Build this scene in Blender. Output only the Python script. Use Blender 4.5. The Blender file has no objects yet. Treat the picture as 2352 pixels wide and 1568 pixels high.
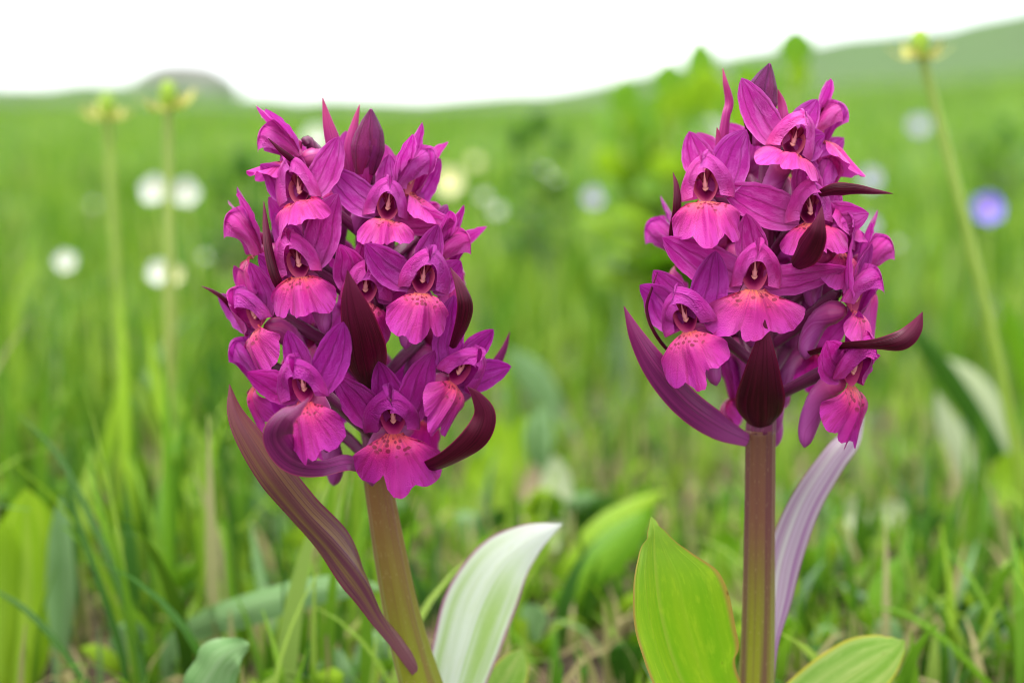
import bpy, math, random
import numpy as np
from mathutils import Matrix, Vector

random.seed(7)
rng = np.random.default_rng(11)
SC = bpy.context.scene
COL = SC.collection
R = math.radians

# ------------------------------------------------------------------ camera
CAM_Z, PITCH, LENS = 0.155, R(8.3), 60.0
PW, PH = 2352.0, 1568.0                      # picture coordinates used for measuring
FPX = PW * LENS / 36.0
cd = bpy.data.cameras.new('camera')
cam = bpy.data.objects.new('camera', cd)
COL.objects.link(cam)
cam.location = (0, 0, CAM_Z)
cam.rotation_euler = (R(90) - PITCH, 0, 0)
cd.lens = LENS
cd.sensor_width = 36.0
cd.clip_start = 0.02
cd.clip_end = 2000
cd.dof.use_dof = True
cd.dof.focus_distance = 0.322
cd.dof.aperture_fstop = 8.6
cd.dof.aperture_blades = 9
SC.camera = cam

# ------------------------------------------------------------------ sky and sun (bright overcast)
SUN_EL, SUN_AZ = R(74), R(-140)               # azimuth measured from +Y towards +X
world = bpy.data.worlds.new('World')
SC.world = world
world.use_nodes = True
wn = world.node_tree
wn.nodes.clear()
wo = wn.nodes.new('ShaderNodeOutputWorld')
bg = wn.nodes.new('ShaderNodeBackground')
sky = wn.nodes.new('ShaderNodeTexSky')
sky.sky_type = 'NISHITA'
sky.sun_disc = False
sky.sun_elevation = SUN_EL
sky.sun_rotation = SUN_AZ
sky.altitude = 1600
sky.dust_density = 2.0
mixs = wn.nodes.new('ShaderNodeMixRGB')
mixs.inputs[0].default_value = 0.86
mixs.inputs[2].default_value = (4.9, 5.05, 5.3, 1)     # the cloud layer
wn.links.new(sky.outputs[0], mixs.inputs[1])
wn.links.new(mixs.outputs[0], bg.inputs[0])
bg.inputs[1].default_value = 0.12
wn.links.new(bg.outputs[0], wo.inputs[0])

sd = bpy.data.lights.new('sun', 'SUN')
sd.energy = 1.5
sd.angle = R(30)
sd.color = (1.0, 0.96, 0.9)
so = bpy.data.objects.new('sun', sd)
COL.objects.link(so)
sdir = Vector((math.sin(SUN_AZ) * math.cos(SUN_EL), math.cos(SUN_AZ) * math.cos(SUN_EL), math.sin(SUN_EL)))
so.rotation_euler = sdir.to_track_quat('Z', 'Y').to_euler()
so.location = sdir * 5

vs = SC.view_settings
vs.view_transform = 'Standard'
vs.look = 'None'
vs.exposure = 2.2
vs.gamma = 1
vs.use_curve_mapping = False
SC.render.engine = 'CYCLES'
SC.cycles.filter_width = 1.0
SC.cycles.max_bounces = 10
SC.cycles.transparent_max_bounces = 8

# ------------------------------------------------------------------ helpers
_cp, _sp = math.cos(PITCH), math.sin(PITCH)
FWD = np.array([0, _cp, -_sp])
UPV = np.array([0, _sp, _cp])


def ray(x, y):
    u = (x - PW / 2) / FPX
    v = (PH / 2 - y) / FPX
    return np.array([u, 0, 0]) + UPV * v + FWD


def P(x, y, Y):
    """the point at picture position x, y that stands Y metres from the camera along the ground"""
    d = ray(x, y)
    return np.array([0, 0, CAM_Z]) + d * (Y / d[1])


def px(p):
    """metres per picture pixel at point p"""
    return float(np.dot(np.asarray(p) - np.array([0, 0, CAM_Z]), FWD)) / FPX


def nrm(v):
    v = np.asarray(v, float)
    return v / np.maximum(np.linalg.norm(v, axis=-1, keepdims=True), 1e-12)


def crom(ctrl, n, sharp=None):
    """Catmull-Rom through the rows of ctrl, n samples"""
    c = np.asarray(ctrl, float)
    k = len(c)
    if k == 2:
        t = np.linspace(0, 1, n)[:, None]
        return c[0] * (1 - t) + c[1] * t
    pad = np.vstack([2 * c[0] - c[1], c, 2 * c[-1] - c[-2]])
    t = np.linspace(0, k - 1 - 1e-9, n)
    i = t.astype(int)
    f = (t - i)[:, None]
    p0, p1, p2, p3 = pad[i], pad[i + 1], pad[i + 2], pad[i + 3]
    return 0.5 * ((2 * p1) + (-p0 + p2) * f + (2 * p0 - 5 * p1 + 4 * p2 - p3) * f ** 2 + (-p0 + 3 * p1 - 3 * p2 + p3) * f ** 3)


def quads(n, m, closed=False, off=0):
    i, j = np.meshgrid(np.arange(n - 1), np.arange(m if closed else m - 1), indexing='ij')
    j2 = (j + 1) % m
    a = i * m + j
    b = i * m + j2
    return (np.stack([a, b, b + m, a + m], -1).reshape(-1, 4) + off).astype(np.int32)


def mesh_from(name, verts, faces, uv=None, smooth=True):
    """fast all-quad mesh; uv is one pair per vertex"""
    me = bpy.data.meshes.new(name)
    verts = np.asarray(verts, np.float32).reshape(-1, 3)
    faces = np.asarray(faces, np.int32)
    nf = len(faces)
    me.vertices.add(len(verts))
    me.vertices.foreach_set('co', verts.ravel())
    me.loops.add(nf * 4)
    me.loops.foreach_set('vertex_index', faces.ravel())
    me.polygons.add(nf)
    me.polygons.foreach_set('loop_start', np.arange(0, nf * 4, 4, dtype=np.int32))
    if smooth:
        me.polygons.foreach_set('use_smooth', np.ones(nf, bool))
    if uv is not None:
        l = me.uv_layers.new(name='UVMap')
        l.data.foreach_set('uv', np.asarray(uv, np.float32).reshape(-1, 2)[faces.ravel()].ravel())
    me.update(calc_edges=True)
    me.validate()
    return me


TINT = [1.0, 1.0, 1.0, 1.0]


def link(name, me, mat=None, parent=None, matrix=None):
    o = bpy.data.objects.new(name, me)
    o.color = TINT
    COL.objects.link(o)
    if mat is not None and me is not None and not me.materials:
        me.materials.append(mat)
    if parent is not None:
        o.parent = parent
    if matrix is not None:
        o.matrix_local = matrix
    return o


def empty(name, loc, label=None, cat=None, group=None):
    o = bpy.data.objects.new(name, None)
    o.empty_display_size = 0.01
    COL.objects.link(o)
    o.location = tuple(loc)
    tag(o, label, cat, group)
    return o


def tag(o, label=None, cat=None, group=None, kind=None):
    if label: o['label'] = label
    if cat: o['category'] = cat
    if group: o['group'] = group
    if kind: o['kind'] = kind
    return o


def grid_part(name, pts, mat, parent, uv=None, closed=False):
    n, m = pts.shape[:2]
    if uv is None:
        U, V = np.meshgrid(np.linspace(-1, 1, m), np.linspace(0, 1, n))
        uv = np.stack([U, V], -1)
    me = mesh_from(name, pts.reshape(-1, 3), quads(n, m, closed), uv)
    return link(name, me, mat, parent)


def blade(pos, hw, side, cup=0.0, fold=0.0, m=9, ruffle=0.0, seed=0, freq=5.0, rim=0.0, bites=()):
    """a leaf-like sheet: centre line pos (n,3), half widths hw (n), side directions (n,3)"""
    pos = np.asarray(pos, float)
    n = len(pos)
    T = nrm(np.gradient(pos, axis=0))
    S = np.asarray(side, float)
    S = nrm(S - T * np.sum(S * T, -1, keepdims=True))
    N = np.cross(S, T)
    s = np.linspace(-1, 1, m)[None, :, None]
    w = np.asarray(hw, float)[:, None, None]
    cup = np.broadcast_to(np.asarray(cup, float), (n,))[:, None, None]
    c = np.where(np.abs(cup) < 1e-3, 1e-3, cup)
    a = w * np.sin(c * s) / c
    fold = np.interp(np.linspace(0, 1, n), np.linspace(0, 1, len(fold)), fold)[:, None, None] if np.ndim(fold) else fold
    b = w * (1 - np.cos(c * s)) / c + np.abs(s) * w * fold
    for (t0, sd_, dep, wid) in bites:
        tq = np.linspace(0, 1, n)[:, None, None]
        a = a * np.where(s * sd_ > 0, 1 - dep * np.exp(-((tq - t0) / wid) ** 2), 1.0)
    if rim:
        b = b - rim * w * np.clip(np.abs(s) - .8, 0, 1) * 5
    if ruffle:
        t = np.linspace(0, 1, n)[:, None, None]
        r = np.random.default_rng(seed)
        ph = r.uniform(0, 6.28, 4)
        b = b + ruffle * w * s ** 2 * (np.sin(freq * 2 * t * 6.28 / 2 + ph[0] + 1.7 * np.sign(s)) * .6 + np.sin(freq * 4.3 * t + ph[1] + 2.2 * np.sign(s)) * .4)
        a = a * (1 + ruffle * .25 * np.sin(freq * 7 * t + ph[2] + np.sign(s)))
    return pos[:, None] + S[:, None] * a + N[:, None] * b


def tube(pos, rad, m=10, ribs=0, ribamp=0.0, flat=1.0, cap=True):
    pos = np.asarray(pos, float)
    n = len(pos)
    rad = np.broadcast_to(np.asarray(rad, float), (n,)).copy()
    T = nrm(np.gradient(pos, axis=0))
    ref = np.array([0.31, 0.9, 0.2])
    if abs(np.dot(ref / np.linalg.norm(ref), T[0])) > .9:
        ref = np.array([1.0, 0, 0])
    A = nrm(ref - T * (T @ ref)[:, None])
    B = np.cross(T, A)
    th = np.linspace(0, 2 * np.pi, m, endpoint=False)
    k = 1 + (ribamp * np.cos(ribs * th) if ribs else 0)
    ring = (A[:, None] * (np.cos(th) * k)[None, :, None] + B[:, None] * (np.sin(th) * k * flat)[None, :, None])
    pts = pos[:, None] + ring * rad[:, None, None]
    if cap:
        pts = np.concatenate([np.repeat(pos[:1, None], m, 1), pts, np.repeat(pos[-1:, None], m, 1)], 0)
    return pts


def tube_part(name, pos, rad, mat, parent, m=10, **k):
    pts = tube(pos, rad, m, **k)
    n = pts.shape[0]
    U, V = np.meshgrid(np.abs(np.linspace(-1, 1, m, endpoint=False)), np.linspace(0, 1, n))
    return grid_part(name, pts, mat, parent, np.stack([U, V], -1), closed=True)


# ------------------------------------------------------------------ materials
class NT:
    def __init__(s, name):
        s.m = bpy.data.materials.new(name)
        s.m.use_nodes = True
        s.t = s.m.node_tree
        s.t.nodes.clear()
        s.out = s.t.nodes.new('ShaderNodeOutputMaterial')

    def n(s, typ, ins=None, **props):
        nd = s.t.nodes.new(typ)
        for k, v in props.items():
            setattr(nd, k, v)
        for k, v in (ins or {}).items():
            if isinstance(v, bpy.types.NodeSocket):
                s.t.links.new(v, nd.inputs[k])
            else:
                if isinstance(v, (tuple, list)) and len(v) == 3 and nd.inputs[k].type == 'RGBA':
                    v = (*v, 1)
                nd.inputs[k].default_value = v
        return nd

    def math(s, op, a, b=0.0, c=0.0, clamp=False):
        return s.n('ShaderNodeMath', {0: a, 1: b, 2: c}, operation=op, use_clamp=clamp).outputs[0]

    def mix(s, f, a, b, blend='MIX'):
        return s.n('ShaderNodeMixRGB', {0: f, 1: a, 2: b}, blend_type=blend).outputs[0]

    def ramp(s, f, stops):
        nd = s.n('ShaderNodeValToRGB', {0: f})
        e = nd.color_ramp.elements
        while len(e) > 1:
            e.remove(e[-1])
        for i, (p, c) in enumerate(stops):
            el = e[0] if i == 0 else e.new(p)
            el.position = p
            el.color = (*c, 1) if len(c) == 3 else c
        return nd.outputs[0]

    def noise(s, vec, scale, detail=3.0, rough=.5, dist=0.0):
        return s.n('ShaderNodeTexNoise', {'Vector': vec, 'Scale': scale, 'Detail': detail, 'Roughness': rough, 'Distortion': dist}).outputs[0]

    def smooth(s, x, lo, hi):
        return s.n('ShaderNodeMapRange', {0: x, 1: lo, 2: hi, 3: 0.0, 4: 1.0}, interpolation_type='SMOOTHSTEP').outputs[0]

    def sheet(s, col, transl=.35, tcol=None, rough=.5, spec=.3, bump=None, bstr=.2, bdist=.0002, sheen=0.0):
        pin = {'Base Color': col, 'Roughness': rough, 'Specular IOR Level': spec, 'Sheen Weight': sheen, 'Sheen Roughness': .4}
        if bump is not None:
            pin['Normal'] = s.n('ShaderNodeBump', {'Height': bump, 'Strength': bstr, 'Distance': bdist}).outputs[0]
        p = s.n('ShaderNodeBsdfPrincipled', pin)
        if transl > 0:
            t = s.n('ShaderNodeBsdfTranslucent', {'Color': tcol if tcol is not None else col})
            mx = s.n('ShaderNodeMixShader', {0: transl, 1: p.outputs[0], 2: t.outputs[0]})
            s.t.links.new(mx.outputs[0], s.out.inputs[0])
        else:
            s.t.links.new(p.outputs[0], s.out.inputs[0])
        return s.m


def uvs(t):
    uv = t.n('ShaderNodeTexCoord').outputs['UV']
    sp = t.n('ShaderNodeSeparateXYZ', {0: uv})
    return uv, sp.outputs[0], sp.outputs[1]


def rnd(t):
    return t.n('ShaderNodeObjectInfo').outputs['Random']


def shifted(t, uv, k=37.0):
    r = t.math('MULTIPLY', rnd(t), k)
    return t.n('ShaderNodeVectorMath', {0: uv, 1: t.n('ShaderNodeCombineXYZ', {0: r, 1: r, 2: r}).outputs[0]}, operation='ADD').outputs[0]


def petal_mat(name, base, mid, tip, vein, edge, transl=.44, veins=7.0, spark=.5):
    t = NT(name)
    uv, u, v = uvs(t)
    suv = shifted(t, uv)
    wob = t.noise(suv, 2.2, 2)
    uu = t.math('ADD', u, t.math('MULTIPLY', t.math('SUBTRACT', wob, .5), .35))
    conv = t.math('ADD', .55, t.math('MULTIPLY', v, .5))
    w = t.math('SINE', t.math('MULTIPLY', t.math('MULTIPLY', uu, conv), veins * 3.1416))
    vmask = t.smooth(w, .72, 1.0)
    col = t.ramp(v, [(0.0, base), (.35, mid), (1.0, tip)])
    blot = t.noise(suv, 3.5, 4, .6)
    col = t.mix(t.math('MULTIPLY', t.smooth(blot, .42, .68), .5), col, edge)  # lighter blotches, strengthened to paint a sheen into the petal colour
    col = t.mix(t.math('MULTIPLY', vmask, .5), col, vein)
    em = t.smooth(t.math('ABSOLUTE', u), .82, 1.0)
    col = t.mix(t.math('MULTIPLY', em, .5), col, edge)
    hv = t.n('ShaderNodeHueSaturation', {'Hue': t.math('ADD', .5, t.math('MULTIPLY', t.math('SUBTRACT', rnd(t), .5), .03)),
                                         'Value': t.math('ADD', .85, t.math('MULTIPLY', rnd(t), .3)), 'Color': col}).outputs[0]
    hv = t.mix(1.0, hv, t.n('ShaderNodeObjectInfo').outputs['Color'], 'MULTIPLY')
    fine = t.n('ShaderNodeTexVoronoi', {'Vector': suv, 'Scale': 34.0}).outputs[0]
    hgt = t.math('ADD', t.math('MULTIPLY', fine, .5), t.math('MULTIPLY', vmask, -.5))
    hgt = t.math('ADD', hgt, t.math('MULTIPLY', blot, 1.2))
    return t.sheet(hv, transl, hv, .40, spark * .6, hgt, .9, .0004, .04)


def lip_mat(name):
    t = NT(name)
    uv, u, v = uvs(t)
    suv = shifted(t, uv)
    au = t.math('ABSOLUTE', u)
    wob = t.noise(suv, 2.6, 3)
    # distance from the claw, wobbling
    r = t.math('SQRT', t.math('ADD', t.math('MULTIPLY', t.math('MULTIPLY', u, u), .55), t.math('MULTIPLY', v, v)))
    rr = t.math('ADD', r, t.math('MULTIPLY', t.math('SUBTRACT', wob, .5), .22))
    col = t.ramp(rr, [(0.0, (.74, .36, .10)), (.17, (.74, .17, .10)), (.34, (.70, .055, .17)), (.55, (.54, .016, .235)), (1.0, (.54, .045, .38))])
    ang = t.n('ShaderNodeMath', {0: u, 1: t.math('ADD', v, .12)}, operation='ARCTAN2').outputs[0]
    ray_ = t.noise(t.n('ShaderNodeCombineXYZ', {0: t.math('MULTIPLY', ang, 9.0), 1: t.math('MULTIPLY', r, 1.6), 2: t.math('MULTIPLY', rnd(t), 50.0)}).outputs[0], 1.3, 3, .6)
    col = t.mix(t.math('MULTIPLY', t.smooth(ray_, .45, .68), .75), col, (.34, .004, .13))
    pale = t.noise(suv, 1.7, 3, .5)
    col = t.mix(t.math('MULTIPLY', t.smooth(pale, .48, .72), .35), col, (.66, .14, .38))
    cen = t.smooth(au, .26, .02)
    col = t.mix(t.math('MULTIPLY', t.math('MULTIPLY', cen, t.smooth(v, .2, .5)), .55), col, (.46, .004, .24))
    # rows of dark crimson spots round the claw
    sv = t.n('ShaderNodeCombineXYZ', {0: t.math('MULTIPLY', ang, 2.2), 1: t.math('MULTIPLY', r, 6.2), 2: t.math('MULTIPLY', rnd(t), 31.0)}).outputs[0]
    vo = t.n('ShaderNodeTexVoronoi', {'Vector': sv, 'Scale': 1.9, 'Randomness': .9})
    spot = t.smooth(vo.outputs[0], .50, .34)
    zone = t.math('MULTIPLY', t.smooth(r, .10, .17), t.smooth(r, .52, .40))
    zone = t.math('MULTIPLY', zone, t.smooth(t.math('ABSOLUTE', ang), 1.25, 1.0))
    pick = t.math('GREATER_THAN', t.n('ShaderNodeSeparateColor', {0: vo.outputs[1]}).outputs[0], .28)
    spot = t.math('MULTIPLY', t.math('MULTIPLY', spot, zone), pick)
    col = t.mix(t.math('MULTIPLY', spot, .92), col, (.22, .001, .04))
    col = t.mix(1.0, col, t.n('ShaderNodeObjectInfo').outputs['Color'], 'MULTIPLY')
    fine = t.n('ShaderNodeTexVoronoi', {'Vector': suv, 'Scale': 50.0}).outputs[0]
    hgt = t.math('ADD', t.math('MULTIPLY', fine, .35), t.math('MULTIPLY', ray_, 1.2))
    return t.sheet(col, .36, col, .40, .32, hgt, .8, .0003, .05)


def leafy_mat(name, a, b, vein, edge=None, transl=.4, rough=.4, spec=.45, veins=9.0, tip=None, vmix=.35, sheen=0.0, blotch=3.0, low=None, specks=0.0):
    """leaf with lengthwise veins; a..b are two mottling tones, tip the tone at the top"""
    t = NT(name)
    uv, u, v = uvs(t)
    suv = shifted(t, uv)
    st = t.noise(t.n('ShaderNodeVectorMath', {0: suv, 1: (2.4, .55, 1)}, operation='MULTIPLY').outputs[0], blotch, 4, .6)
    col = t.mix(t.smooth(st, .35, .68), a, b)
    if tip is not None:
        col = t.mix(t.smooth(v, .45, 1.0), col, tip)
    if low is not None:
        col = t.mix(t.smooth(v, .35, .0), col, low)
    wq = t.noise(t.n('ShaderNodeVectorMath', {0: suv, 1: (1.0, .04, 1)}, operation='MULTIPLY').outputs[0], veins * 1.6, 2, .5)
    w = t.math('SINE', t.math('MULTIPLY', t.math('ADD', u, t.math('MULTIPLY', t.math('SUBTRACT', st, .5), .12)), veins * 3.1416))
    vm = t.math('MULTIPLY', t.smooth(w, .55, 1.0), t.smooth(wq, .42, .6))
    col = t.mix(t.math('MULTIPLY', vm, vmix), col, vein)
    mid = t.smooth(t.math('ABSOLUTE', u), .07, .0)
    col = t.mix(t.math('MULTIPLY', mid, .5), col, vein)
    if edge is not None:
        col = t.mix(t.smooth(t.math('ABSOLUTE', u), .88, .98), col, edge)
    if specks:
        vs_ = t.n('ShaderNodeTexVoronoi', {'Vector': t.n('ShaderNodeVectorMath', {0: suv, 1: (1.0, 1.7, 1)}, operation='MULTIPLY').outputs[0], 'Scale': 3.2})
        pk_ = t.math('GREATER_THAN', t.n('ShaderNodeSeparateColor', {0: vs_.outputs[1]}).outputs[0], .72)
        sm_ = t.math('MULTIPLY', t.smooth(t.math('ADD', vs_.outputs[0], t.math('MULTIPLY', t.noise(suv, 24.0, 3), .12)), .16, .09), pk_)
        col = t.mix(t.math('MULTIPLY', sm_, specks), col, (.10, .035, .012))
        ml_ = t.noise(suv, 9.0, 4, .7)
        col = t.mix(t.math('MULTIPLY', t.smooth(ml_, .5, .7), .35), col, (min(1, b[0] * 1.5), min(1, b[1] * 1.25), min(1, b[2] * 1.8)))
    fl = t.noise(suv, 60.0, 2)
    col = t.mix(t.math('MULTIPLY', t.smooth(fl, .62, .8), .18), col, (min(1, a[0] * 2.2), min(1, a[1] * 2.2), min(1, a[2] * 2.2)))
    hgt = t.math('ADD', t.math('MULTIPLY', vm, -.6), t.math('MULTIPLY', st, .8))
    return t.sheet(col, transl, col, rough, spec, hgt, .4, .0003, sheen)


def tube_mat(name, lo, hi, streak, transl=0.0, rough=.42, split=(.3, .8), scale=14.0, spec=.4, flecks=.0):
    t = NT(name)
    uv, u, v = uvs(t)
    suv = shifted(t, uv)
    col = t.mix(t.smooth(v, *split), lo, hi)
    st = t.noise(t.n('ShaderNodeVectorMath', {0: suv, 1: (1.0, .04, 1)}, operation='MULTIPLY').outputs[0], scale, 4, .7)
    col = t.mix(t.math('MULTIPLY', t.smooth(st, .46, .62), .75), col, streak)
    if flecks:
        f = t.noise(t.n('ShaderNodeVectorMath', {0: suv, 1: (1.0, 1.6, 1)}, operation='MULTIPLY').outputs[0], 34.0, 2, .6)
        col = t.mix(t.math('MULTIPLY', t.smooth(f, .62, .74), flecks), col, (.42, .33, .16))
    return t.sheet(col, transl, col, rough, spec, st, .5, .0003, .1)


def flat_mat(name, col, transl=0.0, rough=.5, spec=.3, var=.25):
    t = NT(name)
    uv, u, v = uvs(t)
    nz = t.noise(shifted(t, uv), 4.0, 3)
    c2 = t.mix(t.math('MULTIPLY', nz, var), col, tuple(x * .55 for x in col))
    return t.sheet(c2, transl, c2, rough, spec, nz, .3, .0002)


M = {}
M['sepal'] = petal_mat('sepal_purple', (.60, .11, .42), (.52, .024, .32), (.46, .012, .29), (.25, .002, .11), (.70, .15, .55), veins=4.0)
M['petal'] = petal_mat('petal_magenta', (.58, .045, .27), (.54, .020, .31), (.58, .042, .38), (.33, .003, .16), (.72, .14, .55), veins=3.5)
M['lip'] = lip_mat('lip_pink')
M['spur'] = tube_mat('spur_mauve', (.44, .045, .20), (.36, .055, .28), (.28, .018, .18), .25, .42, (.1, .7), 5.0)
M['ovary'] = tube_mat('ovary_plum', (.11, .010, .055), (.17, .012, .09), (.055, .004, .025), .1, .4)
t = NT('throat_pink')
uv, u, v = uvs(t)
tc = t.ramp(t.math('ADD', v, t.math('MULTIPLY', t.math('SUBTRACT', t.noise(shifted(t, uv), 5.0, 3), .5), .25)), [(0.0, (.66, .17, .22)), (.30, (.58, .085, .20)), (.55, (.36, .018, .13)), (1.0, (.14, .003, .05))])
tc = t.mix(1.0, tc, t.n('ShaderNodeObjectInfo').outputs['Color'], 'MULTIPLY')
M['throat'] = t.sheet(tc, .3, tc, .45, .25)
M['column'] = flat_mat('column_cream', (.70, .27, .27), .25)
M['tipcream'] = flat_mat('stigma_cream', (.72, .30, .26), .1)
M['anther'] = flat_mat('anther_maroon', (.11, .003, .020), .0, .5, .15)
M['bract'] = leafy_mat('bract_maroon', (.030, .0006, .006), (.066, .0015, .014), (.016, .0004, .003), (.15, .003, .035), .22, .42, .22, 5.0, tip=(.12, .010, .040))
M['bract_pink'] = leafy_mat('bract_rose', (.36, .024, .17), (.26, .016, .13), (.15, .006, .06), (.36, .05, .22), .3, .45, .3, 5.0, tip=(.32, .022, .10))
M['bract_purple'] = leafy_mat('bract_plum', (.17, .016, .10), (.085, .006, .055), (.06, .003, .03), (.24, .03, .09), .25, .36, .35, 6.0, tip=(.16, .008, .075), low=(.27, .045, .20), blotch=2.0)
M['bract_brown'] = leafy_mat('bract_brown', (.10, .026, .048), (.17, .105, .036), (.06, .010, .03), (.13, .012, .04), .18, .38, .32, 9.0, tip=(.10, .016, .024), low=(.17, .06, .075), blotch=2.0)
M['leaf_pale'] = leafy_mat('leaf_pale_green', (.56, .61, .48), (.30, .44, .12), (.60, .62, .56), (.30, .10, .18), .35, .30, .5, 6.0, tip=(.66, .68, .63), vmix=.10, blotch=.8, specks=.25)
M['leaf_green'] = leafy_mat('leaf_bright_green', (.15, .33, .008), (.23, .38, .012), (.30, .38, .04), (.30, .20, .04), .5, .36, .25, 5.0, tip=(.17, .29, .03), vmix=.12, blotch=1.2, specks=.7)
M['leaf_lime'] = leafy_mat('leaf_lime', (.17, .33, .03), (.31, .42, .09), (.36, .44, .10), (.50, .44, .03), .45, .36, .28, 6.0, vmix=.14, blotch=1.6, specks=.8)
M['leaf_violet'] = leafy_mat('leaf_violet', (.22, .085, .20), (.42, .38, .37), (.40, .27, .38), (.13, .012, .05), .35, .34, .4, 5.0, low=(.26, .11, .23), blotch=1.1, vmix=.2)
M['stem_left'] = tube_mat('stem_olive_brown', (.155, .165, .008), (.15, .075, .020), (.13, .022, .040), .0, .5, (.25, .85), 7.0, .2, .35)
M['stem_right'] = tube_mat('stem_brown_purple', (.150, .155, .010), (.125, .048, .026), (.085, .022, .030), .0, .5, (.30, .72), 7.0, .2, .3)
M['axis'] = tube_mat('axis_plum', (.13, .014, .06), (.17, .015, .09), (.07, .006, .03), .0, .45)

# ------------------------------------------------------------------ the ground
SKY_X = [-2500, -900, 0, 150, 300, 420, 560, 750, 900, 1100, 1270, 1400, 1550, 1830, 2100, 2352, 2900, 4500]
SKY_Y = [170, 190, 197, 190, 184, 190, 214, 222, 226, 218, 206, 188, 152, 108, 82, 45, -20, -60]
RIDGE = 70.0


def skyline(az):
    x = PW / 2 + np.tan(np.clip(az, -.75, .75)) * FPX
    y = np.interp(x, SKY_X, SKY_Y) + 3.0 * np.sin(x * .021) + 2.5 * np.sin(x * .047 + 1) + 2.0 * np.sin(x * .093 + 2)
    k = (PH / 2 - y) / FPX
    return (UPV[2] * k + FWD[2]) / (UPV[1] * k + FWD[1])


def wav(x, y, s):
    return (np.sin(x * s + 1.3 * np.sin(y * s * .7)) + np.sin(y * s * 1.3 + 1.1 * np.sin(x * s * .9 + 2)) + np.sin((x + y) * s * .6 + 4)) / 3


def ground_z(x, y):
    x = np.asarray(x, float)
    y = np.asarray(y, float)
    r = np.hypot(x, y)
    az = np.arctan2(x, y)
    e = skyline(az)
    zr = CAM_Z + e * RIDGE
    t = np.clip((r - 3.5) / (RIDGE - 3.5), 0, 1)
    z = zr * (t * t * (3 - 2 * t)) ** .85
    z = z - np.clip(r - RIDGE, 0, None) * .06
    front = np.clip(np.cos(az) * 1.5, 0, 1)
    z = z * front
    z = z + .006 * wav(x, y, 9.0) * np.clip(1 - r / 6, .15, 1) + .05 * wav(x, y, .7) * np.clip((r - 2) / 8, 0, 1) * (r < RIDGE)
    return z


rad = np.concatenate([[.02], np.geomspace(.1, 600, 120)])
th = np.linspace(-np.pi, np.pi, 361)[:-1]
RR, TH = np.meshgrid(rad, th, indexing='ij')
X, Yg = RR * np.sin(TH), RR * np.cos(TH)
gv = np.stack([X, Yg, ground_z(X, Yg)], -1)
gv[0] = (0, 0, ground_z(0., 0.))
gm = mesh_from('ground', gv, quads(len(rad), len(th), True)[:, ::-1])
t = NT('meadow_ground')
geo = t.n('ShaderNodeNewGeometry').outputs['Position']
ln = t.n('ShaderNodeVectorMath', {0: geo}, operation='LENGTH').outputs['Value']
n1 = t.noise(geo, 55.0, 5, .65)
n2 = t.noise(geo, 260.0, 3, .6)
soil = t.mix(t.smooth(n1, .35, .7), (.018, .012, .007), (.075, .050, .028))
soil = t.mix(t.math('MULTIPLY', t.smooth(n2, .5, .7), .6), soil, (.15, .11, .065))
gst = t.n('ShaderNodeVectorMath', {0: geo, 1: (1.0, .22, 1.0)}, operation='MULTIPLY').outputs[0]
f1 = t.noise(gst, .30, 5, .6)
f2 = t.noise(gst, .9, 5, .65)
turf = t.mix(t.smooth(f1, .38, .64), (.085, .170, .022), (.150, .235, .048))
turf = t.mix(t.math('MULTIPLY', t.smooth(f2, .5, .68), .7), turf, (.034, .090, .016))
f3 = t.noise(gst, .6, 4, .6)
turf = t.mix(t.math('MULTIPLY', t.smooth(f3, .58, .74), .55), turf, (.16, .17, .085))
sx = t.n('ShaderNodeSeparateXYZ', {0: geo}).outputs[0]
heath_shade = t.math('MULTIPLY', t.smooth(sx, 1.0, 9.0), t.smooth(t.noise(geo, .16, 5, .65), .22, .58))
heath_shade = t.math('MAXIMUM', heath_shade, t.math('MULTIPLY', t.smooth(ln, 9.0, 16.0), t.math('ADD', .62, t.math('MULTIPLY', f1, .5))))  # far turf darkened too: shadowing among grass blades painted into the colour
turf = t.mix(t.math('MULTIPLY', heath_shade, .92), turf, (.026, .052, .013))
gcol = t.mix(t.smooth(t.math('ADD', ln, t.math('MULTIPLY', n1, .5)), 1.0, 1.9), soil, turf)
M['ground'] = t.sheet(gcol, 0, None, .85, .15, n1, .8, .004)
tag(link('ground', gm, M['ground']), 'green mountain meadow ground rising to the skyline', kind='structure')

# rocky knoll on the skyline
def rock(name, x, y, dist, w, h, label, seed):
    r = np.random.default_rng(seed)
    base = P(x, y, dist)
    n, m = 16, 40
    pts = np.zeros((n, m, 3))
    for i in range(n):
        a = i / (n - 1) * math.pi / 2
        for j in range(m):
            b = j / m * 2 * math.pi
            k = 1 + .16 * math.sin(3 * b + seed) + .10 * math.sin(5 * b + 2 * a * 3) + r.uniform(-.05, .05)
            pts[i, j] = (w * math.cos(a) ** .7 * math.cos(b) * k, w * .5 * math.cos(a) ** .7 * math.sin(b) * k, h * math.sin(a) * (1 + .08 * math.sin(4 * b) * math.cos(a)) - h * .25)
    pts[-1] = pts[-1].mean(0)
    o = grid_part(name, pts, M['rock'], None, closed=True)
    o.location = base
    tag(o, label, 'rock')
    return o


t = NT('limestone')
geo = t.n('ShaderNodeTexCoord').outputs['Object']
n1 = t.noise(geo, 1.4, 6, .65)
rc = t.ramp(n1, [(.3, (.07, .085, .045)), (.42, (.14, .14, .12)), (.7, (.24, .23, .22))])
M['rock'] = t.sheet(rc, 0, None, .9, .2, n1, .8, .3)
rock('rock_outcrop', 425, 200, 60, 1.75, 1.25, 'pale grey rock outcrop rising above the grassy skyline', 3)

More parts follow.
